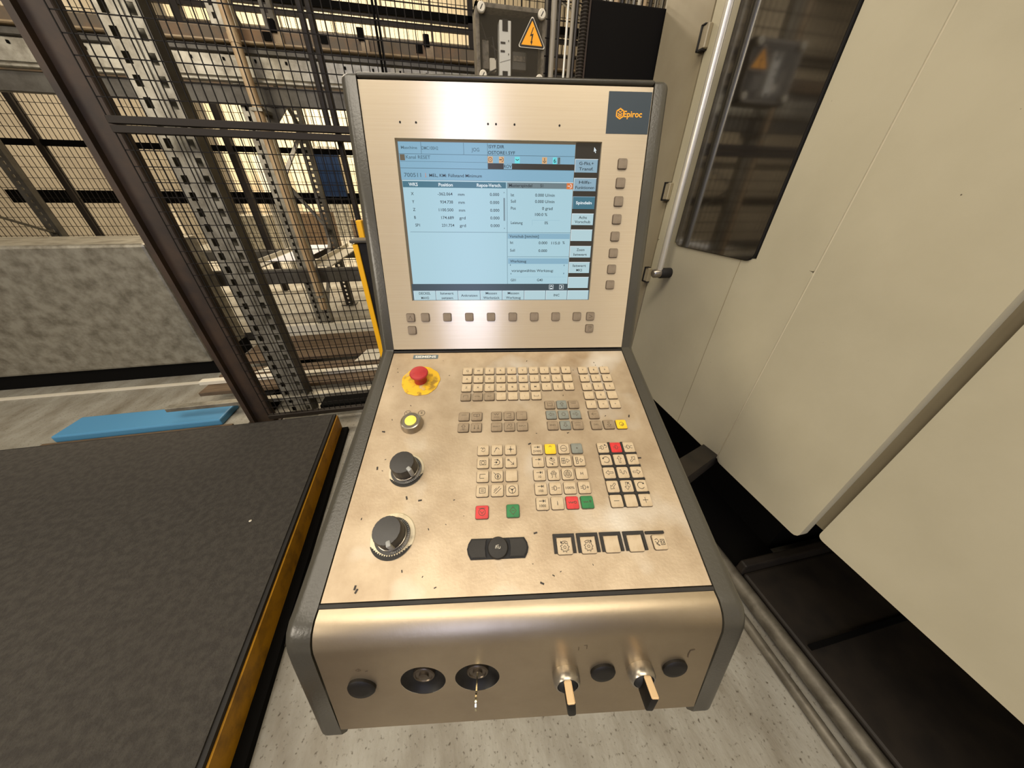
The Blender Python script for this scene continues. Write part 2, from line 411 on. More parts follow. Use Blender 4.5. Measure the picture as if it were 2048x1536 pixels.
for x0, ww in ((at(508,516,y=3.45).x, .09), (at(648,520,y=3.45).x, .15), (at(742,520,y=3.45).x, .12)):     # depth supports lying on the beams
    bm = bmesh.new(); bar(bm, (x0, 3.40, .755), (x0, 4.68, .755), ww, .012); bar(bm, (x0-ww/2, 3.40, .775), (x0-ww/2, 4.68, .775), .012, .05); rp('depth_support', bm, m_offw)
rp('shelf_tray', boxbm(-.62, .6, 3.46, 4.62, .735, .745), m_gbeam)
# beige pipe strapped to the upright
PX = at(568, 375, y=3.29); pip = empty('conduit_pipe', (PX.x, 3.29, at(648, 618, y=3.29).z)); tag(pip, 'beige vertical conduit pipe running down the front of the rack upright', 'pipe')
bm = bmesh.new(); tube(bm, [(0,0,0),(0,0,1.2),(0,0,3.4)], .031, 14); obj('pipe_run', bm, m_pipe, pip, smooth=True)
for z in (.55, 1.85): obj('coupling', lathe([(.034,z),(.034,z+.05)], 14), m_pipe, pip)
for z in (.12, 1.5, 2.6): obj('pipe_clip', boxbm(-.04,.04,-.034,.15, z, z+.02), m_gbeam, pip)
o = obj('white_sheet', boxbm(at(552,518,z=.76).x, at(612,518,z=.76).x, at(570,524,z=.76).y, at(570,492,z=.76).y, .764, .768), m_sheet); tag(o, 'white sheet lying flat on the rack shelf left of the pipe', 'sheet')

# two slender stiffeners bolted behind the fence mesh
for px, z0 in ((596, 1.60), (614, .12)):
    P = at(px, 0, y=1.90)
    obj('stiffener', boxbm(P.x-.010, P.x+.010, .035, .060, z0, 2.42, bev=.002, seg=1), m_fbar, fence)
P = at(748, 30, y=3.0)
for i, dx in enumerate((0, .022)):
    bm = bmesh.new(); tube(bm, [(P.x+dx, 3.0, .05), (P.x+dx, 3.0, 3.2)], .008, 8)
    tag(obj('hanging_cable', bm, m_void), ('left' if i == 0 else 'right')+' thin black cable of a close pair hanging behind the fence', 'cable', 'pair of thin black cables behind the fence')

# blue board, dark guard rail and boxes in the far bay
tag(obj('blue_board', boxbm(-1.90, -1.50, 6.30, 6.35, 1.30, 1.86, bev=.004, seg=1), m_blue), 'upright blue board on the dark guard rail behind the far fence', 'board')
gr = empty('guard_rail', (0, 6.4, 0)); tag(gr, 'long dark low guard rail on legs behind the far fence', 'rail')
obj('rail_beam', boxbm(-6, 3.6, -.03, .06, 1.19, 1.35, bev=.005, seg=1), m_void, gr)
for x in (-5.8, -4.2, -2.7, -1.1, .5, 2.1, 3.5): obj('leg', boxbm(x-.05, x+.05, 0, .06, 0, 1.19), m_offw, gr)
for i, (x, w, h, c) in enumerate(((-3.6, .7, .55, m_wood), (-2.35, .5, .4, m_wood), (-5.1, .8, .5, m_gbeam), (-1.3, .6, .5, m_wood))):
    tag(obj('storage_box', boxbm(x, x+w, 9.6, 10.3, 0, h+.35, bev=.01, seg=1), c), ('small brown box on the far floor, second from the left', 'low brown box on the far floor left of the rack upright', 'large grey box on the far floor, leftmost of all', 'brown box on the far floor nearest the console')[i], 'box', 'boxes on the bright floor')
for i, x in enumerate((-5.7, -3.9, -.8)):
    tag(obj('wall_cabinet', boxbm(x, x+.7, 13.3, 14.0, 0, 2.3+.3*i, bev=.01, seg=1), (m_offw, m_gbeam, m_offw)[i]), ('off-white cabinet at the rear wall, leftmost and lowest of three', 'grey cabinet between two off-white ones at the rear wall', 'off-white cabinet at the rear wall, rightmost and tallest of three')[i], 'cabinet', 'cabinets along the rear wall')

# pallets and boards on the floor between fence and rack
def slab(name, pya, pyb, z, th, x0, x1, material, label, cat, group=None):
    ya = at(640, pyb, z=z).y; yb = at(640, pya, z=z).y
    o = obj(name, boxbm(x0, x1, ya, yb, z-th, z, bev=.004, seg=1), material)
    tag(o, label, cat, group); return o
low = empty('floor_pallet', (-1.0, 2.7, 0)); tag(low, 'long low pallet of brown boards on the floor behind the fence', 'pallet')
for pa, pb, mm in ((668, 690, m_wood), (692, 712, m_wood), (723, 736, m_wood), (748, 765, m_wood)):
    ya = at(640, pb, z=.13).y; yb = at(640, pa, z=.13).y
    obj('board', boxbm(-.85, 2.0, ya-2.7+.004, yb-2.7-.004, .10, .13, bev=.003, seg=1), mm, low)
for x in (-.4, .6, 1.6): obj('bearer', boxbm(x-.05, x+.05, at(640,800,z=.13).y-2.7, at(640,668,z=.13).y-2.7, 0, .10), m_void, low)
for n, (pa, pb) in enumerate(((643, 649), (738, 744), (781, 788))):
    ya = at(640, pb, z=.16).y; yb = at(640, pa, z=.16).y
    tag(obj('steel_rail', boxbm(-1.9, 1.6, ya, yb, .132 if n else 0, .16, bev=.002, seg=1), m_offw if n != 2 else m_gbeam),
        ('pale steel rail along the far edge of the brown boards', 'pale steel rail lying across the middle of the brown boards', 'dull steel rail across the boards, nearest the fence')[n], 'rail')
yb = at(640, 655, z=.02).y; tag(obj('floor_channel', boxbm(-2.6, 2.0, at(640,668,z=.02).y, yb, 0, .012), m_void), 'black drainage channel cover along the far side of the boards', 'channel')
tag(obj('white_plate', plate([(-1.60,2.46),(-1.40,2.46),(-1.46,2.66)], .131, .135), m_offw), 'white triangular plate on the boards behind the wide upright', 'plate')
tag(obj('white_plate', plate([(-.86,2.52),(-.66,2.52),(-.66,2.74),(-.80,2.74)], .131, .135), m_offw), 'white plate on the boards beside the console edge', 'plate')

ya = at(640, 828, z=.06).y; yb = at(640, 792, z=.06).y
tag(obj('sump_tray', boxbm(-1.0, 1.0, 1.99, yb+.08, 0, .06, bev=.004, seg=1), m_void), 'low black tray on the floor right behind the fence', 'tray')
tag(obj('floor_shade_sheet', boxbm(-.70, -.16, .55, 1.80, 0, .008, bev=.002, seg=1), mat('floor_shade_brown', (52,43,32), .8, 0, (36,29,21), 8)), 'flat dark sheet standing in for shade on the floor between platform and console', 'mat')  # dark brown sheet stands in for the console's shade on the floor
# left of the fence: grey cabinet, blue crate, cardboard
tag(obj('grey_cabinet', boxbm(-4.0, -2.05, 2.75, 3.3, .12, 1.05, bev=.02), m_gbeam), 'large grey cabinet left of the dark fence post', 'cabinet')
tag(obj('cabinet_plinth', boxbm(-4.0, -2.05, 2.78, 3.3, 0, .12), m_void), 'black plinth under the large grey cabinet', 'plinth')
tag(obj('floor_strip', boxbm(-4.2, -1.75, 2.60, 2.63, 0, .01), m_offw), 'white strip on the floor in front of the grey cabinet', 'strip')
tag(obj('blue_crate', boxbm(-2.55, -1.62, at(448,838,z=.05).y, at(448,806,z=.05).y, 0, .05, bev=.01), m_lblue), 'light blue flat crate on the floor left of the fence post', 'crate')
tag(obj('cardboard_sheet', boxbm(-2.6, -1.55, 1.80, at(448,838,z=.05).y-.01, 0, .012), m_wood), 'brown cardboard on the floor beside the blue crate', 'cardboard')

# ------------------------------------------------------------------ light barrier post between console and fence
lb = empty('light_barrier_post', (-.36, 1.55, 0)); tag(lb, 'black post with a yellow edge strip standing left behind the console', 'post')
obj('housing', boxbm(-.002, .075, -.04, .04, 0, 1.185, bev=.003, seg=1), m_black, lb)
obj('edge_strip', boxbm(-.024, -.002, -.045, .03, 0, 1.18, bev=.002, seg=1), m_yclean, lb)
obj('cap', boxbm(-.032, .08, -.05, .045, 1.185, 1.197, bev=.003, seg=1), m_rbeam, lb)
obj('foot_plate', boxbm(-.06, .11, -.08, .08, 0, .01), m_black, lb)
tag(obj('marker_post', boxbm(-.385, -.36, 1.66, 1.70, 0, 1.26, bev=.003, seg=1), m_yclean), 'thin yellow post just behind the black and yellow one', 'post')

# ------------------------------------------------------------------ operator platform, lower left
pf = empty('operator_platform', (-1.4, .6, 0)); tag(pf, 'dark rubber-topped platform with a yellow edge on the lower left floor', 'platform')
FR = Vector((-.800, 1.745)); NR = Vector((-.715, .10)); dd = (NR-FR).normalized(); ND = FR+dd*3.0
BL = Vector((-2.9, 1.745)); 
def ppl(inset):
    s = Vector((-dd.y, dd.x)); s = s if s.x < 0 else -s
    a = FR+s*inset+Vector((0,-inset)); b = ND+s*inset
    return [(BL.x+1.4, BL.y-inset-.6), (a.x+1.4, a.y-.6), (b.x+1.4, b.y-.6), (BL.x+1.4, b.y-.6)]
obj('rubber_top', plate(ppl(.016), .12, .152), m_mat, pf)
obj('edge_lip', plate(ppl(.002), .128, .147), m_lip, pf)
obj('base', plate(ppl(.05), 0, .128), m_void, pf)
s_ = Vector((-dd.y, dd.x)); s_ = s_ if s_.x > 0 else -s_
def strip(o0, o1, z0, z1, mm, nm):
    a = FR+s_*o0; b = ND+s_*o0; c = ND+s_*o1; d = FR+s_*o1
    return obj(nm, plate([(v.x+1.4, v.y-.6) for v in (a, b, c, d)], z0, z1), mm, pf)
strip(-.012, .004, .03, .132, m_yedge, 'yellow_edge'); strip(-.05, .040, .0, .028, m_void, 'edge_shade_strip')  # lower black strip stands in for the shadow under the yellow edge
tag(obj('white_pebble', lathe([(.004,0),(.006,.002),(.003,.004)], 8, M=T(*at(501,1042,z=.152))), m_offw), 'tiny white pellet lying on the dark rubber platform', 'pellet')


# ================================================================== MACHINE ON THE RIGHT
mc = empty('milling_machine', (2.1, .5, 0)); tag(mc, 'large beige sheet-metal milling machine enclosure with tinted window on the right', 'machine')
def mp(name, bm, material, **k): return obj(name, bm, material, mc, T(-2.1, -.5, 0), **k)
XM = 1.0
mp('enclosure_body', boxbm(1.06, 3.4, -3.5, 1.70, .50, 2.75), m_machine2)
def panel(y0, y1, z0, z1, x=XM, material=m_machine, name='enclosure_panel', r=.012):
    bm = plate(rrect(y1-y0, z1-z0, r, 3, (y0+y1)/2, (z0+z1)/2), 0, .03)
    M = Matrix(((0,0,1,x),(1,0,0,0),(0,1,0,0),(0,0,0,1)))
    bmesh.ops.transform(bm, matrix=M, verts=bm.verts)
    return mp(name, bm, material)
panel(1.408, 1.715, .47, 2.75, x=1.0, material=m_machine2)
panel(.685, 1.400, .462, 1.195); panel(1.28, 1.400, 1.195, 2.75, name='door_frame', material=m_machine, r=.002)
panel(.685, .868, 1.195, 2.75, name='door_frame', r=.002)
panel(.868, 1.28, 2.45, 2.75, name='door_frame', r=.002)
panel(.345, .679, .458, 2.75, r=.018)
panel(-.60, .32, .50, 2.75, x=1.02, r=.015); panel(-1.6, -.62, .50, 2.75, x=1.02); panel(-3.5, -1.62, .5, 2.75, x=1.02)
# bright welded joint between the two lower panels, crease line
mp('panel_joint', boxbm(1.004, 1.012, .678, .686, .465, 2.7), m_offw)
mp('panel_crease', boxbm(.9988, 1.004, .9205, .9225, .466, 1.19), m_machine2)
mp('window_seal', (lambda: (lambda b: (bmesh.ops.transform(b, matrix=Matrix(((0,0,1,.997),(1,0,0,0),(0,1,0,0),(0,0,0,1))), verts=b.verts), b)[1])(plate(rrect(.40, 1.27, .03, 5, 1.074, 1.82), 0, .03)))(), m_lip)
bm = plate(rrect(.396, 1.266, .028, 5, 1.074, 1.82), 0, .008); bmesh.ops.transform(bm, matrix=Matrix(((0,0,1,.9935),(1,0,0,0),(0,1,0,0),(0,0,0,1))), verts=bm.verts)
mp('window_pane', bm, m_glass)['label'] = 'dark tinted window pane'
# dark recess below the enclosure, its shade put in as black blocks and pan
mp('shade_block', boxbm(1.30, 3.3, .50, 1.69, 0, .50), m_void); mp('shade_pan', boxbm(1.08, 1.30, .455, 1.69, 0, .03), m_void)
mp('shade_block', boxbm(1.75, 3.3, -3.3, .50, 0, .50), m_void)
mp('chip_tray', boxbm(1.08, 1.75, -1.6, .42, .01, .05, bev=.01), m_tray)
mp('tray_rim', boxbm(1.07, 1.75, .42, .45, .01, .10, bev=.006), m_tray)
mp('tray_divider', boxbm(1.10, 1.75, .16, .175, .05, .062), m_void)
# door seam clips
for z in (1.85, 1.385, 1.032):
    c = mp('hinge_clip', boxbm(.982, 1.0, 1.385, 1.418, z-.032, z+.032, bev=.003, seg=1), m_machine2)
    bm = boxbm(.978, 1.0, 1.414, 1.422, z-.034, z+.034); box(bm, .978, 1.0, 1.39, 1.42, z-.036, z-.031); box(bm, .978, 1.0, 1.40, 1.42, z+.031, z+.034)
    obj('clip_edge', bm, m_lip, c)
# long vertical handle bar with its lower standoff
P = at(1319, 541, x=.945); hb = empty('door_handle', (P.x, P.y, P.z))
hb.parent = mc; hb.matrix_parent_inverse = Matrix.Identity(4); hb.location = (P.x-2.1, P.y-.5, P.z)
tp = at(1454, 0, x=.945)
bm = bmesh.new(); tube(bm, [(0,0,-.005),(0,0,1.35)], .0125, 18); obj('bar', bm, m_bar, hb, smooth=True)
bm = lathe([(.021,-.055),(.022,-.052),(.022,.0),(.020,.003)], 20, M=T(-.0,.0,0) @ Matrix.Rotation(PI/2, 4, 'Y')); obj('standoff', bm, m_lip, hb, T(.058,0,-.012), smooth=True)
bm = lathe([(.019,-.0),(.019,.028),(.013,.036)], 20, M=Matrix.Rotation(-PI/2, 4, 'Y')); obj('standoff_cap', bm, m_chrome, hb, T(.004,0,-.012), smooth=True)

# kerb rails on the floor under the machine front
kr = empty('floor_kerb', (1.0, 0, 0)); tag(kr, 'pair of dull steel kerb pipes on the floor along the foot of the machine', 'kerb')
bm = bmesh.new(); tube(bm, [(.045,-3,.03),(.045,1.6,.03)], .03, 14); obj('rail', bm, m_rail, kr, smooth=True)
bm = bmesh.new(); tube(bm, [(-.03,-3,.016),(-.03,1.6,.016)], .017, 14); obj('rail', bm, m_rail, kr, smooth=True)

# black cabinet behind the machine corner
cb = empty('control_cabinet', (1.0, 1.5, 0)); tag(cb, 'matt black cabinet behind the top right of the console', 'cabinet')
obj('body', boxbm(-.325, .16, .235, .33, .3, 2.032, bev=.006, seg=1), m_dblack, cb)
o = obj('side_cheek', boxbm(-.333, -.325, .232, .33, .3, 2.028), m_brown, cb)

# ------------------------------------------------------------------ junction box with clear cover on the fence
jb = empty('junction_box', (.352, 1.80, 1.878)); tag(jb, 'junction box with a clear cover and high-voltage triangle above the console', 'junction box')
bx0, bx1, bz0, bz1 = -.144, .140, -.112, .112
bm = bmesh.new(); box(bm, bx0, bx1, .012, .045, bz0, bz1)
obj('back', boxbm(bx0, bx1, .030, .045, bz0, bz1), m_boxgrey, jb); obj('inner_plate', boxbm(bx0+.014, bx1-.012, .0, .012, bz0+.012, bz1-.012), m_void, jb)
bm = bmesh.new(); 
for a in ((bx0,bx0+.014,-.055,.03,bz0,bz1),(bx1-.012,bx1,-.055,.03,bz0,bz1),(bx0,bx1,-.055,.03,bz0,bz0+.012),(bx0,bx1,-.055,.03,bz1-.012,bz1)): box(bm, *a)
obj('wall_frame', bm, m_boxgrey, jb)
mclear = bpy.data.materials.new('clear_cover'); mclear.use_nodes = True; b = mclear.node_tree.nodes['Principled BSDF']
b.inputs['Base Color'].default_value = lin((120,112,96)); b.inputs['Roughness'].default_value = .12; b.inputs['Alpha'].default_value = .12; b.inputs['Specular IOR Level'].default_value = .35
obj('clear_cover', boxbm(bx0+.006, bx1-.004, -.063, -.056, bz0+.004, bz1-.004, bev=.002), mclear, jb)
RX90 = Matrix.Rotation(PI/2, 4, 'X')
for (x, z) in ((bx0+.022, bz1-.018), (bx1-.020, bz1-.018), (bx0+.022, bz0+.020), (bx1-.020, bz0+.020)):
    s = obj('cover_screw', lathe([(.0155,0),(.0155,.010),(.0125,.013)], 20), m_offw, jb, T(x, -.060, z) @ RX90, smooth=True)
    bm = bmesh.new(); line(bm, [(-.004,-.006),(.004,.006)], .003, .0135); obj('slot', bm, m_inkd, s)
# inside: breakers and wiring
obj('breaker', boxbm(-.048, .0, -.045, .0, -.085, .075, bev=.002, seg=1), m_white, jb)['label'] = 'white circuit breaker block'
obj('breaker_recess', boxbm(-.036, -.014, -.047, -.044, .045, .077), m_black, jb)
obj('breaker_recess', boxbm(-.036, -.014, -.047, -.044, -.095, -.070), m_black, jb)
bm = bmesh.new(); 
for z, w in ((.012, .020), (-.012, .018)):
    quad(bm, -.044, -.044+w, z-.003, z+.003); 
quad(bm, -.012, -.009, .016, .021); quad(bm, -.012, -.009, -.022, -.017); line(bm, [(-.046,-.045),(-.002,-.034)], .001)
obj('breaker_print', bm, m_inkd, jb, T(0,-.0462,0) @ RX90)
obj('terminal_block', boxbm(-.118, -.090, -.03, .0, -.065, .02, bev=.002, seg=1), m_boxgrey, jb)
obj('terminal_block', boxbm(-.088, -.060, -.03, .0, -.070, -.03, bev=.002, seg=1), m_offw, jb)
obj('relay', boxbm(.008, .070, -.03, .0, -.060, -.005, bev=.002, seg=1), m_rbeam, jb)
obj('relay_label', boxbm(.014, .064, -.032, -.03, -.034, -.018), m_boxgrey, jb)
bm = bmesh.new(); tube(bm, [(-.12,-.02,.07),(-.10,-.03,.02),(-.075,-.03,.03),(-.065,-.03,-.02),(-.06,-.02,-.08)], .003, 6); tube(bm, [(-.11,-.02,-.09),(-.09,-.03,-.075),(-.055,-.03,-.06),(-.055,-.03,-.01),(-.08,-.03,.005)], .003, 6)
obj('wiring', bm, m_lip, jb, smooth=True)
# warning triangle on the cover
def tri(bm, cx, cz, r, z, rnd=0.0):
    pts = []
    for k in range(3):
        a = PI/2+k*2*PI/3; c = Vector((cx+(r-rnd*2)*math.cos(a), cz+(r-rnd*2)*math.sin(a)))
        for j in range(5):
            b = a-PI/3+2*PI/3*j/4; pts.append((c.x+rnd*math.cos(b), c.y+rnd*math.sin(b)))
    bm.faces.new([bm.verts.new((x, y, z)) for x, y in pts])
MT = T(.083, -.0635, .030) @ Matrix.Diagonal((1.18,1,1.08,1)) @ RX90 
ts = None
for nm, r, z, mm in (('triangle_rim', .058, 0, m_offw), ('triangle_border', .0545, .0004, m_inkd), ('triangle_field', .043, .0008, m_orange)):
    bm = bmesh.new(); tri(bm, 0, 0, r, z, .005 if nm != 'triangle_field' else .0005)
    for v in bm.verts: v.co.y *= .98
    o = obj(nm, bm, mm, jb if ts is None else ts, MT if ts is None else None, keepn=1)
    if ts is None: ts = o; o.name = 'warning_triangle'; o['label'] = 'yellow high-voltage warning triangle'
bm = bmesh.new()
bm.faces.new([bm.verts.new((x,y,.0012)) for x,y in ((.003,.026),(-.0075,.002),(-.001,.004),(-.0035,-.012),(.0,-.0115),(.005,.010),(-.002,.0075),(.0055,.026))])
bm.faces.new([bm.verts.new((x,y,.0012)) for x,y in ((-.0055,-.011),(-.0015,-.021),(.0025,-.010))])
obj('lightning_bolt', bm, m_inkd, ts, keepn=1)

# vertical conduits, cables and corrugated hose to the right of the box
def vpipe(px, r, mm, name, label, cat, y=1.76, z0=.1, z1=2.7, group=None):
    P = at(px, 60, y=y); bm = bmesh.new(); tube(bm, [(P.x,y,z0),(P.x,y,z1)], r, 10)
    tag(obj(name, bm, mm, smooth=True), label, cat, group)
vpipe(1106, .012, m_cable, 'conduit', 'grey conduit nearest the right side of the junction box', 'conduit')
vpipe(1133, .0055, m_bar, 'steel_rod', 'thin bright steel rod among the vertical cables', 'rod')
vpipe(1117, .006, m_cabled, 'cable', 'dark cable between the grey conduit and the bright rod', 'cable')
vpipe(1143, .008, m_cable, 'cable', 'grey cable just right of the bright rod', 'cable')
vpipe(1151, .007, m_cabled, 'cable', 'dark cable left of the corrugated hose', 'cable')
P = at(1168, 60, y=1.74)
pr = []; z = .4
bm = bmesh.new(); pts = []; rr = []
while z < 2.6:
    pts += [(P.x-.004, 1.74, z), (P.x-.004, 1.74, z+.005)]; rr += [.013, .017]; z += .010
tube(bm, pts, rr, 12); tag(obj('corrugated_hose', bm, m_cabled, smooth=False), 'dark corrugated hose beside the black cabinet', 'hose')
for i in range(13):
    P = at(1196+i*11.5, 8, y=2.3); bm = bmesh.new(); tube(bm, [(P.x, 2.3, 1.2), (P.x+.01, 2.3, 3.0)], random.choice((.010,.012,.014)), 8)
    tag(obj('supply_cable', bm, (m_cable, m_offw, m_cabled, m_gbeam, m_pipe)[(i*3)%5], smooth=True), ('grey', 'off-white', 'dark', 'silver', 'beige')[(i*3)%5]+' cable above the black cabinet, '+('leftmost', 'second from the left', 'third from the left', 'fourth from the left', 'fifth from the left', 'sixth from the left', 'middle one', 'sixth from the right', 'fifth from the right', 'fourth from the right', 'third from the right', 'second from the right', 'rightmost')[i]+' of the bundle', 'cable', 'bundle of cables above the black cabinet')

# ================================================================== CONTROL CONSOLE
con = empty('control_console', (.10811, .53619, 1.10), -math.radians(9))
tag(con, 'machine control console with screen, keyboard, dials and grimy brushed steel panels', 'control console')
T1, L1, T2, L2, PW = .3198, .4031, 1.3462, .4189, .46
c1, s1, c2, s2 = math.cos(T1), math.sin(T1), math.cos(T2), math.sin(T2)
MK = Matrix(((1,0,0,0),(0,c1,-s1,0),(0,s1,c1,0),(0,0,0,1)))                 # keyboard plane: x, up-slope, normal
MS = Matrix(((1,0,0,0),(0,c2,-s2,.003),(0,s2,c2,.006),(0,0,0,1)))           # screen plane
fa, fb = .2121, .9772
MF = Matrix(((1,0,0,0),(0,fa,-fb,-.4246),(0,fb,fa,-.1822),(0,0,0,1)))       # lower front plane
CX = -.0229
def kc(x, s, h): return x+(CX-x)*h/.428, s+(.434-s)*h/.428                  # undo the height of a raised top
def cp(name, bm, material, mw=None, **k): return obj(name, bm, material, con, mw, **k)

# housing
cp('housing', prism([(-.360,-.155),(.012,-.030),(.025,.0),(.115,.40),(.16,.40),(.10,-.05),(.07,-.16),(-.40,-.325),(-.415,-.30)], -.235, .235), m_gap)
# side cheeks
out = [(.0945,.4175),(.098,.4212),(.106,.4228),(.145,.4215),(.158,.405),(.118,-.04),(.080,-.165),(-.40,-.335),(-.437,-.340),(-.4485,-.3335),(-.4535,-.318)]
fr = [(-.4262,-.1822),(-.4200,-.1545),(-.4154,-.1440),(-.4082,-.1353),(-.3978,-.1292),(-.3880,-.1272),(.0,.0016),(.0045,.0045)]
def inset(P, d):
    n = len(P); A = sum(P[i][0]*P[(i+1)%n][1]-P[(i+1)%n][0]*P[i][1] for i in range(n)); sg = 1 if A > 0 else -1; Q = []
    for i in range(n):
        p, q, r = Vector(P[i-1]), Vector(P[i]), Vector(P[(i+1)%n])
        n1 = (q-p).normalized(); n2 = (r-q).normalized(); n1 = Vector((-n1.y, n1.x))*sg; n2 = Vector((-n2.y, n2.x))*sg
        mm = (n1+n2); k = d/max(.35, 1+n1.dot(n2)); Q.append(tuple(q+mm*k))
    return Q
OUT = out+fr
for sx in (-1, 1):
    bm = bmesh.new(); rings = []
    prf = [(0, .2312)]+[(.0145*(1-math.cos(a*PI/16)), .2430+.0145*math.sin(a*PI/16)) for a in range(9)]
    for d, x in prf: rings.append([bm.verts.new((sx*(x+(.006*min(1, max(0, -z/.1)) if x > .232 else 0)), y, z)) for y, z in (inset(OUT, d) if d else OUT)])
    n = len(OUT)
    for A, B in zip(rings, rings[1:]):
        for k in range(n): bm.faces.new((A[k],A[(k+1)%n],B[(k+1)%n],B[k]))
    for rg in (rings[0], rings[-1]):
        bmesh.ops.triangle_fill(bm, edges=[bm.edges.get((rg[k], rg[(k+1)%n])) for k in range(n)], use_beauty=True, normal=(sx,0,0))
    cp('side_cheek', bm, m_cheek, smooth=True)
bm = boxbm(-.2312, .2312, L2+.0022, L2+.0090, -.055, .002, bev=.003, seg=3); cp('top_trim', bm, m_cheek, MS, smooth=True)
cp('gap_trim', boxbm(-.2312, .2312, -.0028, .0012, -.012, .0, bev=.0008, seg=1), m_rubber, MK @ T(0, .004, .001))
cp('gap_trim', boxbm(-.2312, .2312, -L1-.0056, -L1-.0008, -.012, .001, bev=.0008, seg=1), m_rubber, MK)
# pedestal and swing arm that carry the console
cp('column', lathe([(.045,-1.085),(.045,-.20)], 24, M=T(0,.04,0)), m_cheek, smooth=True)
cp('column_foot', boxbm(-.16,.16,-.10,.20,-1.10,-1.082, bev=.004, seg=1), m_cheek)

# ---- screen panel: plate with a rectangular opening
def frame_plate(x0, x1, y0, y1, hx0, hx1, hy0, hy1, t):
    bm = bmesh.new()
    O = [(x0,y0),(x1,y0),(x1,y1),(x0,y1)]; I = [(hx0,hy0),(hx1,hy0),(hx1,hy1),(hx0,hy1)]
    vo = [bm.verts.new((x,y,0)) for x,y in O]; vi = [bm.verts.new((x,y,0)) for x,y in I]
    lo = [bm.verts.new((x,y,-t)) for x,y in O]; li = [bm.verts.new((x,y,-t)) for x,y in I]
    for k in range(4):
        j = (k+1)%4
        bm.faces.new((vo[k],vo[j],vi[j],vi[k])); bm.faces.new((vo[k],lo[k],lo[j],vo[j])); bm.faces.new((vi[k],vi[j],li[j],li[k]))
    return bm
HX0, HX1, HY0, HY1 = -.184, .1548, .0938, .3465
sp_ = cp('screen_panel', frame_plate(-.23, .23, 0, L2, HX0, HX1, HY0, HY1, .006), m_screen_steel, MS)
kp_ = cp('keyboard_panel', boxbm(-.23, .23, -L1, -.0015, -.003, 0), m_key_steel, MK)
for x in (-.1726, -.1476, -.0334, -.0206, .0092, .0823):
    bm = bmesh.new(); bm.faces.new([bm.verts.new((.0016*math.cos(a*PI/6), .0016*math.sin(a*PI/6), 0)) for a in range(12)]); obj('pin_hole', bm, m_hole, sp_, T(x, .3671, .0003), keepn=1)

# ---- front bezel: curved top, flat face with two round openings for the locks
prof = [(-.3880,-.1287),(-.3925,-.1296),(-.3975,-.1308),(-.4030,-.1335),(-.4075,-.1368),(-.4110,-.1405),(-.4140,-.1449),(-.4168,-.1500),(-.4190,-.1560),(-.4212,-.1660),(-.4246,-.1822)]
bm = bmesh.new(); rows = []
for y, z in prof: rows.append([bm.verts.new((x, y, z)) for x in (-.2298, .2298)])
for A, B in zip(rows, rows[1:]): bm.faces.new((A[0], A[1], B[1], B[0]))
LK = [(-.1175,.0335), (-.0540,.0335)]
def P3(x, q, h=0): return MF @ Vector((x, -q, h))
ed = []
o4 = [rows[-1][0], rows[-1][1], bm.verts.new(P3(.2298,.1258)), bm.verts.new(P3(-.2298,.1258))]
for k in range(4):
    e = bm.edges.get((o4[k], o4[(k+1)%4])) or bm.edges.new((o4[k], o4[(k+1)%4])); ed.append(e)
for x, q in LK:
    v = [bm.verts.new(P3(x+.0262*math.cos(2*PI*k/40), q+.0262*math.sin(2*PI*k/40))) for k in range(40)]
    for k in range(40): ed.append(bm.edges.new((v[k], v[(k+1)%40])))
bmesh.ops.triangle_fill(bm, edges=ed, use_beauty=True, normal=(0,-fb,fa))
fbz = cp('front_bezel', bm, m_front_steel, smooth=True)
if fbz.data.polygons[0].normal.z < 0: fbz.data.flip_normals()
for p in fbz.data.polygons: p.use_smooth = p.center.z > -.1822+1e-4 and max(fbz.data.vertices[i].co.z for i in p.vertices) > -.1822+1e-4
cp('bezel_lip', boxbm(-.2298, .2298, -.1262, -.1240, -.030, -.0004), m_front_steel, MF)

# ---- emergency stop
EX, ES_ = -.1662, .0739
es = cp('emergency_stop', lathe([(.0345,0),(.0345,.0012),(.033,.0016)], 48, wob=lambda t: 1+.018*math.sin(t*2*PI*5)+.015*math.sin(t*2*PI*11+1)), m_yel, MK @ T(EX, -ES_, 0)); es['label'] = 'worn yellow backing disc of the stop button'
obj('stem', lathe([(.0115,.001),(.0105,.010),(.011,.016)], 32), m_red, es, smooth=True)
obj('mushroom_head', lathe([(.0110,.008),(.0128,.0115),(.0160,.0178),(.0163,.0200),(.0150,.0218),(.010,.0228),(.004,.0232)], 40), m_red, es, T(0,.002,.000), smooth=True)['label'] = 'red mushroom push head'
# ---- yellow push button
yb = cp('push_button', lathe([(.0180,0),(.0182,.002),(.0172,.009),(.0158,.0125),(.0142,.0132),(.0135,.0122)], 40), m_chrome, MK @ T(-.1662, -.1672, 0), smooth=True)
obj('button_seat', lathe([(.0134,.0115),(.0100,.0120)], 36), m_key, yb, smooth=True)
obj('button_cap', lathe([(.0095,.0118),(.0092,.0132),(.006,.0140),(.002,.0142)], 32), m_yelcap, yb, smooth=True)['label'] = 'pale yellow button cap'
bm = bmesh.new()
for x, ic in ((-.1775, 0), (-.1545, 1)):
    line(bm, [(a, b+.0025) for a, b in circ(x, -.1475, .0054, 24)], .0006)
    if ic == 0: line(bm, [(x-.003,-.1425),(x,-.1455),(x+.003,-.1425)], .0006); line(bm, [(x,-.1455),(x,-.1490)], .0006)
    else: line(bm, [(x-.0008,-.1450),(x+.0008,-.1450)], .0014); line(bm, [(x-.002,-.1425),(x+.002,-.1425)], .0005)
obj('panel_marks', bm, m_inkd, kp_, T(0,0,.0003), keepn=1)
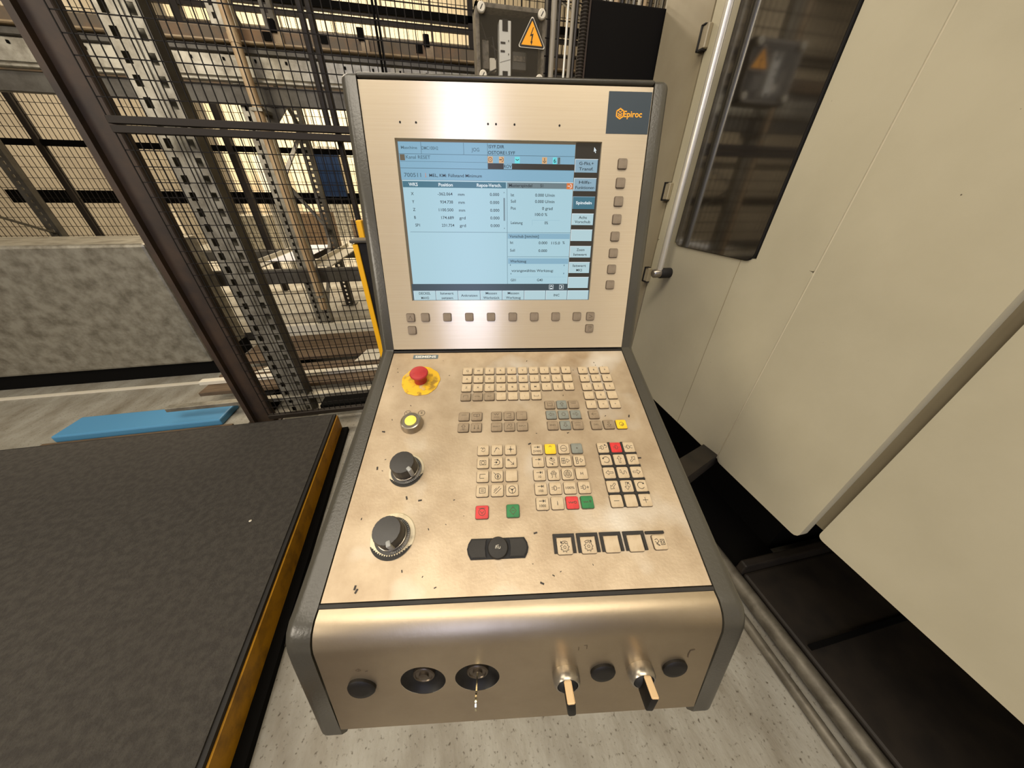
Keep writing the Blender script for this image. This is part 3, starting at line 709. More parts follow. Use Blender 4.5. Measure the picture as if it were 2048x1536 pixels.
# ---- two override dials
def dial(x, s, R, kr, ang, dark, lab):
    rg = cp('override_dial', lathe([(R,0),(R,.0008),(R-.001,.0012),(.008,.0012)], 64, cap1=False), m_ring, MK @ T(x, -s, 0)); rg['label'] = lab
    # darker worn outer band: a real separate ring
    bm = bmesh.new(); n = 64
    a0, a1 = dark
    for k in range(n):
        t = a0+(a1-a0)*k/n; t2 = a0+(a1-a0)*(k+1)/n
        w0 = .0055*math.sin(PI*k/n)**.5*(1+.25*math.sin(k*1.7)); w1 = .0055*math.sin(PI*(k+1)/n)**.5*(1+.25*math.sin((k+1)*1.7))
        bm.faces.new([bm.verts.new(v) for v in ((R*math.cos(t),R*math.sin(t),.0014),(R*math.cos(t2),R*math.sin(t2),.0014),((R-w1)*math.cos(t2),(R-w1)*math.sin(t2),.0014),((R-w0)*math.cos(t),(R-w0)*math.sin(t),.0014))])
    obj('worn_band', bm, m_rubber, rg, keepn=1)
    obj('scale_disc', lathe([(kr+.0035,.0012),(kr+.0035,.003),(kr,.0036)], 48), m_ring2, rg)
    bm = bmesh.new()
    for k in range(21):
        a = -1.3+k*2.4/20; line(bm, [((kr+.0012)*math.cos(a),(kr+.0012)*math.sin(a)),((kr+.0030)*math.cos(a),(kr+.0030)*math.sin(a))], .0005)
    obj('scale_marks', bm, m_ptr, rg, T(0,0,.0037), keepn=1)
    sk = obj('dial_skirt', lathe([(kr,.0036),(kr,.0065),(kr-.0008,.007)], 48), m_chrome, rg, smooth=True)
    wob = lambda t: 1-.022*(math.cos(t*2*PI*14) > .55)
    kb = obj('knob', lathe([(kr-.001,.007),(kr-.0012,.0265),(kr-.0022,.0285),(.004,.0292)], 84, wob=wob), m_knob, rg, RZ(ang), smooth=True)
    bm = boxbm(kr-.0065, kr+.0012, -.0030, .0030, .0085, .0300, bev=.0018, seg=2); obj('pointer', bm, m_ptr, kb, smooth=True)
dial(-.1612, .2462, .0255, .0184, math.radians(-42), (-2.6, -.2), 'upper black override dial')
dial(-.1630, .3350, .0285, .0188, math.radians(-70), (-2.7, -.4), 'lower black override dial')

# ---- rapid rocker
rk = cp('rocker_base', plate([(.034,-.0118),(.0375,-.006),(.039,0),(.0375,.006),(.034,.0118),(-.034,.0118),(-.0375,.006),(-.039,0),(-.0375,-.006),(-.034,-.0118)], 0, .0025), m_gap, MK @ T(-.0275, -.3545, 0))
for sx in (-1, 1):
    pts = [(.0145,-.0102),(.0325,-.0102),(.0360,-.005),(.0372,0),(.0360,.005),(.0325,.0102),(.0145,.0102),(.0165,.005),(.0172,0),(.0165,-.005)]
    bm = plate([(sx*x, y) for x, y in pts], .0025, .0048); bmesh.ops.bevel(bm, geom=[e for e in bm.edges if all(v.co.z > .0047 for v in e.verts)], offset=.0008, segments=2, affect='EDGES'); obj('rocker_pad', bm, m_rubber, rk)
cd = obj('rocker_centre', lathe([(.0128,.0025),(.0128,.0055),(.0118,.0068),(.003,.0072)], 40), m_rubber, rk, smooth=True)
bm = bmesh.new(); line(bm, [(-.003,-.001),(-.0028,.001),(-.001,.0012),(-.001,-.001)], .0005); line(bm, [(.0006,.0014),(.0012,-.0012),(.003,-.001),(.003,.001)], .0005); line(bm, [(-.0025,.002),(.001,.0028)], .0005); obj('rocker_sign', bm, m_offw, cd, T(0,0,.0073), keepn=1)

# ---- name plate and sticker
npl = cp('name_plate', boxbm(-.0241, .0241, -.0052, .0052, 0, .0006), m_nplate, MK @ T(-.166, -.0122, 0))
bm = bmesh.new(); text(bm, 'SIEMENS', 0, 0, .0056, 0, w=.0405, bold=True); obj('plate_lettering', bm, m_white, npl, T(0,0,.0008), keepn=1)
st = cp('logo_sticker', boxbm(-.035, .035, -.0275, .0275, 0, .0003), m_navy, MS @ T(.1943, .3852, 0))
bm = bmesh.new(); text(bm, 'Epiroc', .0068, -.0010, .0082, 0, w=.0305, bold=True)
def hexa(r, rot=PI/2): return [(-.0142+r*math.cos(rot+k*PI/3), -.0010+r*math.sin(rot+k*PI/3)) for k in range(6)]
H = hexa(.0066); line(bm, H, .0019, closed=True)
line(bm, [(-.0172,-.0006),(-.0142,-.0026),(-.0112,-.0006)], .0013); line(bm, [(-.0160,.0020),(-.0142,.0006),(-.0124,.0020)], .0013); line(bm, [(-.0170,-.0030),(-.0142,-.0050),(-.0114,-.0030)], .0012)
obj('sticker_logo', bm, m_orange, st, T(0,0,.0005), keepn=1)

# ---- front face: caps, locks, selectors
for x, q, r, lab in ((-.1887,.0375,.0160,'leftmost black rubber cap'), (.0968,.0350,.0150,'black blanking cap between the selectors'), (.1855,.0345,.0150,'rightmost black blanking cap')):
    o = cp('front_cap', lathe([(r,0),(r,.0028),(r-.0015,.0042),(r*.5,.0048)], 36, wob=(lambda t: 1+.03*math.cos(t*2*PI*3)) if r == .016 else None), m_black, MF @ T(x, -q, 0), smooth=True); o['label'] = lab
for i, (x, q) in enumerate(LK):
    dsh = cp('lock_recess', lathe([(.0262,-.0002),(.0225,-.0045),(.0150,-.0075)], 40, cap0=False), m_black, MF @ T(x, -q, 0), smooth=True)
    bm = lathe([(.0128,-.009),(.0128,-.0042),(.0115,-.0032),(.0104,-.0032),(.0096,-.0042),(.006,-.0042)], 32)
    lk = obj('lock_barrel', bm, m_lock, dsh, T(0,.002,0), smooth=True)
    obj('lock_plug', lathe([(.0058,-.0045),(.0056,-.0022),(.003,-.0016)], 24), m_lock, lk, smooth=True)
def selector(x, q, a):
    rg = cp('rotary_selector', lathe([(.0160,0),(.0163,.004),(.0155,.0105),(.0138,.0130),(.0122,.0128)], 40, cap1=False), m_chrome, MF @ T(x, -q, 0), smooth=True)
    obj('selector_cone', lathe([(.0124,.006),(.0120,.0118),(.0090,.0150),(.006,.0160)], 36), m_gap, rg, smooth=True)
    bm = boxbm(-.0048, .0048, -.0125, .0115, .0125, .0335, bev=.0024, seg=2)
    lv = obj('lever', bm, m_black, rg, RZ(a), smooth=True)
    bm = boxbm(-.0043, .0043, .0112, .0124, .0128, .0332, bev=.0010, seg=1); obj('lever_face', bm, m_cream, lv)['label'] = 'cream lever face'
selector(.0515, .0345, math.radians(6)); selector(.1420, .0345, math.radians(-8))
bm = bmesh.new()
line(bm, [(.2045,-.003),(.1995,-.0045),(.1985,-.012),(.1990,-.017)], .0013)
line(bm, [(-.1905,-.006),(-.1870,-.0035),(-.1845,-.0065),(-.1880,-.008),(-.1905,-.006)], .0005); line(bm, [(-.1800,-.009),(-.1775,-.008)], .001); line(bm, [(-.1873,-.0050),(-.1868,-.0068)], .0005)
line(bm, [(.0640,.0140),(.0640,.0080)], .0006); line(bm, [(.0700,.0160),(.0735,.0160),(.0735,.0100)], .0006)
cp('front_marks', bm, m_ink, MF @ T(0,0,.0004), keepn=1)
# the key standing in the right lock is a thing of its own
KM = con.matrix_basis.copy()
ky = bpy.data.objects.new('lock_key', None); S.collection.objects.link(ky); tag(ky, 'thin metal key stuck edge-on in the right-hand lock of the front bezel', 'key')
ky.matrix_world = Matrix.LocRotScale(Vector((.10811,.53619,1.10)), Euler((0,0,-math.radians(9))), None) @ MF @ T(LK[1][0], -LK[1][1]+.002, 0)
obj('blade', boxbm(-.0008, .0008, -.0036, .0036, -.004, .016), m_nickel, ky)
bm = lathe([(.0080,-.0009),(.0080,.0009)], 24, M=T(0,-.001,.021) @ Matrix.Rotation(PI/2, 4, 'Y')); obj('bow', bm, m_nickel, ky, smooth=True)

# ================================================================== KEYS
def keymesh(w, h, z, r=.0022, bev=.0007):
    bm = plate(rrect(w, h, r, 3), 0, z); 
    bmesh.ops.bevel(bm, geom=[e for e in bm.edges if all(v.co.z > z-1e-6 for v in e.verts)], offset=bev, segments=2, affect='EDGES')
    return bm
_proto = {}
m_keyshade = mat('key_side_shade', (84,70,52), .6)
def put_key(M, x, y, kind, material, legend=None, label=None):
    k = (kind, material.name)
    if k not in _proto:
        w, h, z = {'std': (.0172,.0170,.0030), 'scr': (.0150,.0148,.0030), 'wide': (.0190,.0190,.0030)}[kind]
        bm = keymesh(w, h, z, .0022 if kind != 'wide' else .0018)
        bm.normal_update()
        for f in bm.faces: f.material_index = 1 if (abs(f.normal.z) < .3 and f.calc_center_median().z < z*.75) else 0
        sk = plate(rrect(w+.0013, h+.0013, .0026, 3), 0, .0007)
        for f in sk.faces: f.material_index = 1
        tmp = bpy.data.meshes.new('t'); tmp.materials.append(material); tmp.materials.append(m_keyshade); sk.to_mesh(tmp); sk.free(); bm.from_mesh(tmp); bpy.data.meshes.remove(tmp)
        me = bpy.data.meshes.new('key'); bm.to_mesh(me); bm.free(); me.materials.append(material); me.materials.append(m_keyshade)
        for p in me.polygons: p.use_smooth = True
        try: me.set_sharp_from_angle(angle=math.radians(35))
        except Exception: pass
        _proto[k] = me
    o = bpy.data.objects.new('key', _proto[k]); link(o, con, M @ T(x, y, 0))
    # dark sides and foot rim carry shade painted round the key
    if label: o['label'] = label
    if legend:
        bm = bmesh.new(); legend(bm)
        if len(bm.verts):
            obj('key_legend', bm, m_inkd if material in (m_key,) else m_ink, o, T(0, 0, .00312), keepn=1)
        else: bm.free()
    return o
LW = .0007
def TX(s, h=.0042, w=None, y=0., x=0.): return lambda bm: text(bm, s, x, y, h, w=w)
def LN(*pl, w=LW): return lambda bm: [line(bm, p, w) for p in pl]
def MIX(*fs): return lambda bm: [f(bm) for f in fs]
def arrow(x0, y0, x1, y1, w=.0008, hw=.0022, hl=.0028):
    def f(bm):
        d = Vector((x1-x0, y1-y0)).normalized(); n = Vector((-d.y, d.x)); e = Vector((x1, y1))
        line(bm, [(x0, y0), tuple(e-d*hl)], w)
        bm.faces.new([bm.verts.new((v.x, v.y, 0)) for v in (e, e-d*hl+n*hw, e-d*hl-n*hw)])
    return f
def oarrow(a, L=.010, w=.0034):
    def f(bm):
        P = [(-L/2,-w*.35),(-L/2,w*.35),(L*.1,w*.35),(L*.1,w),(L/2,0),(L*.1,-w),(L*.1,-w*.35)]
        c, s = math.cos(a), math.sin(a); line(bm, [(x*c-y*s, x*s+y*c) for x, y in P], .0006, closed=True)
    return f
def gear(cx, cy, r, n=8, w=.0006):
    def f(bm):
        P = []
        for k in range(n*4):
            a = 2*PI*k/(n*4); rr = r if k % 4 < 2 else r*.74; P.append((cx+rr*math.cos(a), cy+rr*math.sin(a)))
        line(bm, P, w, closed=True); line(bm, circ(cx, cy, r*.28, 10), w)
    return f
def arc(cx, cy, r, a0, a1, w=.0008, head=True):
    def f(bm):
        P = circ(cx, cy, r, 18, a0, a1); line(bm, P, w)
        if head: arrow(P[-3][0], P[-3][1], P[-1][0]+(P[-1][0]-P[-3][0])*.8, P[-1][1]+(P[-1][1]-P[-3][1])*.8, w, .0018, .0024)(bm)
    return f
jump = arrow(-.0042, .0032, .0036, .0032)
tick = LN([(.0042,.0048),(.0042,.0016)])
def spindle(x, *extra): return MIX(LN([(x-.0055,.0012),(x-.002,.0012)],[(x-.0055,-.0012),(x-.002,-.0012)],[(x-.002,.003),(x-.002,-.003),(x,-.003),(x+.0015,-.0015),(x+.0015,.0015),(x,.003),(x-.002,.003)]), *extra)

def K(x, s, kind, material, legend=None, label=None):
    xx, ss = kc(x, s, .003); return put_key(MK, xx, -ss, kind, material, legend, label)
# letters
for i, row in enumerate(('QWERTYUIOP', 'ASDFGHJKL', 'ZXCVBNM', '')):
    for j in range(10):
        if i == 3 and j > 6: continue
        x = -.0820+.0210*j; s = .0505+.0204*i
        if i == 3: s = .1115
        if i < 3:
            ch = row[j] if j < len(row) else (' ' if i == 1 else '*[]'[j-7])
            K(x, s, 'std', m_key, TX(ch, .0042) if ch.strip() else None)
        else:
            lg = [LN([(-.004,-.002),(-.004,.002),(.004,.002),(.004,-.002)]), TX('CTRL', .0030, .0095), TX('ALT', .0030, .0075), TX("'", .003, y=.001), TX(',', .0035), TX(';', .0035), LN([(-.004,.0005),(-.004,-.002),(.004,-.002),(.004,.0005)])][j]
            K(x, s, 'std', m_keyg if j < 3 else m_key, lg)
# number block
for i, row in enumerate(('789', '456', '123', '-0.', '/=+')):
    for j in range(3): K(.1396+.0214*j, .0520+.0203*i, 'std', m_key, TX(row[j], .0040))
# function groups
def small(t): return TX(t, .0024, y=-.004)
G = [(0,0,MIX(LN([(-.004,.002),(.004,.002)]))), (1,0,MIX(LN([(-.005,.0035),(-.002,.0035),(0,.002),(.002,.0035),(.005,.0035),(.005,-.0005),(.002,-.0005),(0,-.002),(-.002,-.0005),(-.005,-.0005),(-.005,.0035)],[(0,.002),(0,-.002)]))),
     (0,1,MIX(oarrow(PI/2,.009),LN([(-.005,-.0055),(.005,-.0055)],w=.0004))), (1,1,MIX(arrow(-.003,.003,-.003,-.0045,.0007,.0016,.0022),arrow(.003,.003,.003,-.0045,.0007,.0016,.0022)))]
for cx_, r, lg in G: K(-.0824+.0213*cx_, .1530+.0214*r, 'std', m_keyg, lg)
G = [(0,0,LN([(-.004,.004),(-.002,.001),(0,.004),(.002,.001),(.004,.004)],[(-.004,-.003),(.004,-.003)])), (1,0,LN([(-.004,.0035),(.003,.0035),(.003,-.001),(-.001,-.001)],[(-.004,-.004),(.004,-.004)])), (2,0,LN([(-.002,.002),(.002,.001)],w=.0004)),
     (0,1,TX('SELECT', .0025, .0125)), (1,1,LN([(-.004,-.001),(-.001,.004),(.001,.001)],[(.001,.004),(.004,.004),(.004,.0),(.001,-.001)],[(-.005,-.004),(.005,-.004)])), (2,1,TX('INPUT', .0025, .0115))]
for cx_, r, lg in G: K(-.0278+.0214*cx_, .1532+.0213*r, 'std', m_keyg, lg)
G = [(0,0,m_keyg,LN([(-.004,.004),(-.004,-.003),(.004,-.003),(.004,.004)],[(-.002,.002),(.002,.002)])), (1,0,m_keyb,oarrow(PI/2,.008)), (2,0,m_keyg,LN([(-.005,.004),(.005,.004)],[(-.004,.001),(.004,.001)])),
     (0,1,m_keyb,oarrow(PI,.009)), (1,1,m_keyb,LN(circ(0,0,.003,16))), (2,1,m_keyb,oarrow(0,.009)),
     (0,2,m_keyg,TX('END', .0032, .0098)), (1,2,m_keyb,oarrow(-PI/2,.008)), (2,2,m_keyg,LN([(-.005,.003),(.005,.003)],[(-.004,-.001),(.004,-.001)]))]
for cx_, r, mm, lg in G: K(.0660+.0210*cx_, .1322+.0210*r, 'std', mm, lg, 'blue-grey cursor key' if mm is m_keyb else None)
K(.1396, .1541, 'std', m_keyg, LN([(.004,0),(-.004,0),(-.001,.0025)],[(-.004,0),(-.001,-.0025)]))
K(.1394, .1750, 'std', m_keyg, TX('DEL', .0030, .0085)); K(.1607, .1748, 'std', m_keyg, MIX(oarrow(-PI/2,.008), LN([(-.004,-.005),(.004,-.005)],w=.0004)))
K(.1820, .1751, 'std', m_keyy, LN(circ(0,0,.0035,18),[(-.001,-.002),(.002,.001)],[(.0,-.003),(.003,.0)]), 'yellow input key')
# machine keys, left block
lgs = [LN([(-.004,.003),(-.002,.004),(-.001,.001),(.001,.004),(.003,.001)],[(-.003,-.001),(0,-.003),(.003,-.001)]), MIX(arrow(-.004,-.004,-.0005,.0035,.0007,.0014,.002),LN([(-.0005,.0035),(.003,.0020),(.0035,.0)])), MIX(LN([(-.005,0),(.005,0)],[(0,.005),(0,-.005)]),LN(circ(0,0,.0015,12))),
       LN([(-.0045,.0035),(.0045,.0035),(.0045,-.0035),(-.0045,-.0035),(-.0045,.0035)],circ(0,0,.0025,14)), MIX(LN([(-.004,.004),(-.001,.004)],[(-.004,-.004),(-.001,-.004)]),arc(0,0,.004,-PI/2,PI/2),arrow(-.004,0,.001,0)), LN([(-.004,.004),(-.001,.001)],circ(-.004,.0035,.0013,10),[(-.001,.001),(.004,-.004)],[(.0,-.004),(.004,-.004),(.004,0)]),
       LN([(.004,.003),(-.004,.003),(-.004,-.003),(.002,-.003)]), MIX(LN(circ(.001,-.001,.0042,20),circ(.001,-.001,.0014,10),[(.001,.003),(.001,-.005)],[(-.005,.005),(-.002,.002)]),), None,
       LN([(-.004,.0035),(.004,.0035),(.004,-.0035),(-.004,-.0035),(-.004,.0035)],[(-.002,.001),(.002,.001)],[(-.002,-.001),(.002,-.001)]), LN([(-.005,-.0035),(.0035,.005)],[(-.0025,-.005),(.0055,.0025)],[(-.0045,-.0005),(-.001,.003)]), LN(circ(0,0,.0052,24),[(0,0),(0,-.005)],[(0,0),(-.0045,.0026)],[(0,0),(.0045,.0026)],circ(0,0,.001,8))]
for k, lg in enumerate(lgs): K(-.0489+.0213*(k%3), .2166+.0211*(k//3), 'std', m_key, lg)
K(-.0487, .3092, 'std', m_keyr, LN(circ(0,0,.0045,20),[(-.0045,.005),(.0045,.005)],[(-.0025,.001),(0,-.002),(.0025,.001)]), 'red stop key')
K(-.0063, .3088, 'std', m_keygr, LN([(0,.005),(.0045,0),(0,-.005),(-.0045,0),(0,.005)],[(-.002,0),(.002,0)]), 'green start key')
# middle block 4 x 5
def stepk(n): return MIX(jump, tick, TX(n, .0036, y=-.0032))
mid = [(m_key, MIX(jump,tick,TX('[VAR]', .0034, .0118, y=-.0034))), (m_keyy, LN([(-.002,.003),(0,.005),(.002,.003)])), (m_key, MIX(LN(circ(0,0,.0050,24)),TX('RES', .0022, .0070))), (m_keyb, LN(circ(0,0,.001,8))),
       (m_key, stepk('1')), (m_key, MIX(LN([(-.004,.003),(.004,-.003)],[(-.003,.005),(.004,.0)]),arc(0,0,.0048,.3,1.9,.0006),arc(0,0,.0048,3.6,5.0,.0006))), (m_key, MIX(LN([(-.006,.004),(-.001,.004),(-.001,-.004),(-.006,-.004),(-.006,.004)],[(-.006,0),(-.001,0)],[(-.0035,.004),(-.0035,-.004)]),lambda bm: line(bm,[(.0005,.001),(.002,.001),(.002,.003),(.006,0),(.002,-.003),(.002,-.001),(.0005,-.001)],.0006))), (m_key, MIX(LN([(-.005,.005),(-.002,.005),(-.002,-.005),(-.005,-.005),(-.005,.005)],[(-.005,.003),(-.002,.001)],[(-.005,0),(-.002,-.002)]),lambda bm: line(bm,[(0,.001),(.002,.001),(.002,.003),(.006,0),(.002,-.003),(.002,-.001),(0,-.001)],.0006))),
       (m_key, stepk('10')), (m_key, MIX(gear(0,.002,.0032,6),LN([(-.0045,.002),(-.002,-.003),(-.003,-.0055)],[(.0045,.002),(.002,-.003),(.003,-.0055)]))), (m_key, MIX(LN(circ(0,0,.0056,26),[(-.003,.0018),(0,.0035),(.003,.0018),(.003,-.0018),(0,-.0035),(-.003,-.0018),(-.003,.0018)]),LN(circ(0,0,.0015,10)),LN([(0,.0035),(0,.0056)],[(.003,-.0018),(.0048,-.003)],[(-.003,-.0018),(-.0048,-.003)]))), (m_key, TX('H', .0046)),
       (m_key, stepk('100')), (m_key, spindle(0,LN([(.003,0),(.0062,0)]))), (m_key, TX('100%', .0036, .0125)), (m_key, spindle(0,LN([(.003,0),(.0064,0)],[(.0047,.0018),(.0047,-.0018)]))),
       (m_key, stepk('1000')), (m_key, TX('i', .0062)), (m_keyr, LN([(-.006,.001),(-.004,-.001),(-.003,.001),(-.001,-.001),(0,.001)],circ(.004,0,.0015,10),[(.0,-.001),(.002,.001)])), (m_keygr, LN([(-.006,.001),(-.004,-.001),(-.003,.001),(-.001,-.001),(0,.001),(.002,-.001)],[(.003,.001),(.005,-.001)],circ(.0045,.001,.0012,10)))]
for k, (mm, lg) in enumerate(mid): K(.0353+.0211*(k%4), .2173+.0208*(k//4), 'std', mm, lg, {m_keyy: 'yellow key', m_keyr: 'red spindle-stop key', m_keygr: 'green spindle-start key', m_keyb: 'blue-grey key'}.get(mm))
# right block 3 x 5 with dark dividers
rt = [(m_key, spindle(-.001,arc(.004,.002,.0022,-2.2,2.2,.0006))), (m_keyr, spindle(.001,LN([(.004,0),(.006,0)]))), (m_key, spindle(-.001,arc(.004,0,.0022,.5,5.4,.0006,False))),
      (m_key, arc(0,0,.0048,-2.4,2.6)), (m_key, oarrow(PI/2,.011)), (m_key, oarrow(PI/4,.011)), (m_key, oarrow(PI,.011)), (m_key, LN([(-.005,.003),(-.003,.004),(-.002,0),(-.001,-.003),(.001,-.002),(.002,.002),(.004,.002),(.005,-.002)],[(-.005,.001),(-.003,-.001)])), (m_key, oarrow(0,.011)),
      (m_key, oarrow(-3*PI/4,.011)), (m_key, MIX(oarrow(-PI/2,.011),arc(0,0,.0050,-.3,1.2,.0006))), (m_key, arc(0,0,.0048,5.6,.7)), (m_key, LN([(-.0036,0),(.0036,0)])), (m_key, None), (m_key, LN([(-.0036,0),(.0036,0)],[(0,.0036),(0,-.0036)]))]
for k, (mm, lg) in enumerate(rt): K(.1405+.0208*(k%3), .2176+.0207*(k//3), 'std', mm, lg, 'red spindle key' if mm is m_keyr else None)
def KX(x, s): a, b = kc(x, s, .0015); return a, -b
for k in range(2):
    x, y0 = KX(.1509+.0208*k, .2085); _, y1 = KX(0, .3090); cp('key_divider', boxbm(x-.0019, x+.0019, y1, y0, 0, .0024, bev=.0006, seg=1), m_rubber, MK)
for k in range(4):
    _, y = KX(0, .2280+.0207*k); xa, _ = KX(.1310, .25); xb, _ = KX(.1915, .25); cp('key_divider', boxbm(xa, xb, y-.0019, y+.0019, 0, .0022, bev=.0006, seg=1), m_rubber, MK)
# bottom row with dark brackets
bl = [MIX(gear(0,-.0015,.0056,9),arc(0,-.0015,.0070,.9,2.3,.0006)), MIX(gear(0,-.0015,.0056,9),arc(0,-.0015,.0070,2.3,.9,.0006)), None, None, LN([(-.006,.003),(-.003,.004),(-.001,.001),(-.005,-.002),(-.002,-.004)],[(.001,.003),(.006,.003),(.006,-.003),(.001,-.003),(.001,.003)],circ(.0035,0,.0016,10),[(-.006,.001),(-.001,-.004)])]
for k, lg in enumerate(bl):
    x = (.0582,.0892,.1200,.1512,.1835)[k]; K(x, .3545, 'std' if k == 4 else 'wide', m_key, lg)
    xx, ss = kc(x, .3545, .0015); M2 = MK @ T(xx, -ss, 0)
    if k < 4:
        bm = bmesh.new(); box(bm, -.0140, .0140, .0102, .0142, 0, .0026); box(bm, -.0140, -.0103, -.0085, .0102, 0, .0026); box(bm, .0103, .0140, -.0085, .0102, 0, .0026)
        cp('key_bracket', bm, m_rubber, M2)
    else: cp('key_bracket', boxbm(-.0160, .0092, .0098, .0135, 0, .0026, bev=.0006, seg=1), m_rubber, M2)

# keys round the screen
def sc(x, y, h=.003): return x+(CX-x)*h/.5946, y+(.135-y)*h/.5946
def SK(x, y, lg=None): a, b = sc(x, y); put_key(MS, a, b, 'scr', m_keys, lg)
for i in range(8): SK(.1934, .3168-.0279*i)
for i in range(8): SK(-.1628+.0423*i, .0622)
SK(-.1908, .0620, LN([(-.003,-.003),(0,.0035),(.003,-.003)])); SK(.1602, .0624, LN([(-.003,.003),(.0035,0),(-.003,-.003)])); SK(-.1906, .0376); SK(.1602, .0386, LN([(-.003,.004),(.003,.004),(.003,.001),(-.003,.001)],[(-.003,-.003),(-.001,-.003)]))

# ================================================================== DISPLAY
HD = -.005
dsp = cp('display', boxbm(HX0-.004, HX1+.004, HY0-.004, HY1+.004, -.002, 0), e_brown, MS @ T(0,0,HD)); dsp['label'] = 'lit blue machine-tool display'
def dc(x, y): return x+(CX-x)*HD/.5946, y+(.135-y)*HD/.5946
_dl = {}
def R(x0, x1, y0, y1, m_, z=1):
    b = _dl.setdefault((m_.name, z), (bmesh.new(), m_))[0]
    (a0, b0), (a1, b1) = dc(x0, y0), dc(x1, y1)
    quad(b, min(a0,a1), max(a0,a1), min(b0,b1), max(b0,b1), .00012*z)
def D(s, x, y, h, m_=None, al='c', w=None, bold=False, z=8):
    m_ = m_ or e_text; b = _dl.setdefault((m_.name, z), (bmesh.new(), m_))[0]; a, c = dc(x, y); text(b, s, a, c, h, .00012*z, al, w, bold)
def DL(pts, m_, w=.0007, z=8):
    b = _dl.setdefault((m_.name, z), (bmesh.new(), m_))[0]; line(b, [dc(*p) for p in pts], w, .00012*z)
H1 = .0046
# header rows
R(-.1797, .1104, .3060, .3418, e_top); R(-.1797, .1104, .2885, .3056, e_top, 1); R(-.1790, .1104, .1236, .2885, e_pale, 1)
R(-.0352, .1104, .3140, .3250, e_top, 2); R(-.0352, .1106, .3058, .3142, e_dark, 2)
R(-.0088, .0050, .3062, .3140, e_blue, 3); D('ROV', -.0019, .3100, .0048)
for y in (.3253, .3056): R(-.1795, .1104, y-.0003, y+.0003, e_line, 3)
R(-.1790, -.0352, .3148, .3152, e_line, 3); R(-.1790, .1104, .2886, .2890, e_line, 3); R(-.1790, .1104, .2880, .2885, e_white, 3)
for x in (-.1430, -.0742): R(x-.0003, x+.0003, .3255, .3415, e_line, 3)
R(-.0355, -.0349, .3058, .3415, e_line, 3)
D('Maschine', -.1622, .3338, H1*.9, e_grey if False else e_line, w=.026); D('DMC100H2', -.1422, .3335, H1, e_line, 'l', w=.027); D('JOG', -.0550, .3325, H1*1.1, e_line)
D('\\SYF.DIR', -.0345, .3370, H1, None, 'l', w=.0270); D('OSTORE1.SYF', -.0345, .3288, H1, None, 'l', w=.0450)
R(-.1785, -.1705, .3162, .3245, e_brown, 4); D('Kanal RESET', -.1688, .3210, H1*1.05, e_line, 'l', w=.0400)
D('700511', -.1745, .2960, .0060, e_line, 'l', w=.0280); R(-.1395, -.1388, .2935, .2990, e_ored, 4); R(-.1402, -.1381, .2930, .2937, e_ored, 4)
D('MEL, KM: F\u00fcllstand Minimum', -.1330, .2958, H1, None, 'l', w=.0880)
for x, m_ in ((-.0310, e_orange), (-.0125, e_orange), (.0139, e_cyan), (.0595, e_orange)): R(x-.0042, x+.0042, .3144, .3236, m_, 4)
R(.0735, .0800, .3142, .3236, e_cyan, 4); D('6', .0768, .3190, .0062); R(.0812, .0865, .3142, .3236, e_grey, 4)
DL(circ(-.0310, .3190, .0030, 14), e_dark); D('A', -.0310, .3190, .0024, e_dark); DL(circ(-.0120, .3190, .0028, 12, -1.6, 1.6), e_dark); DL([(-.0155,.3190),(-.0120,.3190)], e_dark, .0012)
DL([(.0115,.3200),(.0139,.3185),(.0165,.3200)], e_dark, .0010); DL([(.0595,.3220),(.0595,.3180)], e_brown, .0012); DL([(.0570,.3180),(.0595,.3160),(.0620,.3180)], e_brown, .0010); DL([(.0838,.3230),(.0838,.3150)], e_dark, .0014)
# left table
R(-.1785, -.0052, .2782, .2872, e_head, 2); D('WKS', -.1610, .2825, .0050, e_white, bold=True); D('Position', -.1070, .2825, .0050, e_white, w=.0240, bold=True); D('Repos-Versch.', -.0338, .2825, .0050, e_white, w=.0420, bold=True)
for i, (a, v, u, lx) in enumerate((('X', '-362.064', 'mm', -.1640), ('Y', '934.738', 'mm', -.1638), ('Z', '1100.500', 'mm', -.1634), ('B', '174.689', 'grd', -.1632), ('SP1', '231.754', 'grd', -.1600))):
    y = .2690-.0119*i; D(a, lx, y, H1); D(v, -.0965, y, H1, None, 'r', w=.0034*len(v)-.002); D(u, -.0870, y-.0003, H1, None, 'l', w=.0108); D('0.000', -.0170, y, H1, None, 'r', w=.0160)
R(-.0098, -.0070, .2290, .2640, e_grey, 3); D('^', -.0085, .2715, .003); D('v', -.0085, .2175, .003)
R(-.1740, -.0036, .2103, .2108, e_line, 3); R(-.0038, -.0032, .1236, .2875, e_line, 3); R(-.0030, .1108, .2103, .2108, e_line, 3); R(-.0030, .1108, .1705, .1710, e_line, 3)
# right table
R(-.0028, .1106, .2785, .2870, e_greyL, 2); D('Masterspindel', .0000, .2828, H1, None, 'l', w=.0400); D('S1', .0560, .2828, H1); R(.0990, .1098, .2780, .2872, e_ored, 4); DL(circ(.1050, .2826, .0028, 12, -1.6, 1.6), e_white, .0008); DL([(.1010,.2826),(.1050,.2826)], e_white, .0010)
for t, y, v, vx in (('Ist', .2688, '0.000 U/min', .0790), ('Soll', .2592, '0.000 U/min', .0790), ('Pos', .2487, '0 grad', .0762), ('', .2393, '100.0 %', .0672), ('Leistung', .2262, '0%', .0690)):
    if t: D(t, .0030, y, H1, None, 'l')
    D(v, vx, y, H1, None, 'r', w=.0031*len(v))
R(.0410, .0900, .2302, .2305, e_blue, 3); R(.0408, .0411, .2220, .2305, e_blue, 3)
R(-.0026, .1095, .2005, .2090, e_blue, 2); D('Vorschub [mm/min]', .0005, .2045, H1, None, 'l', w=.0530)
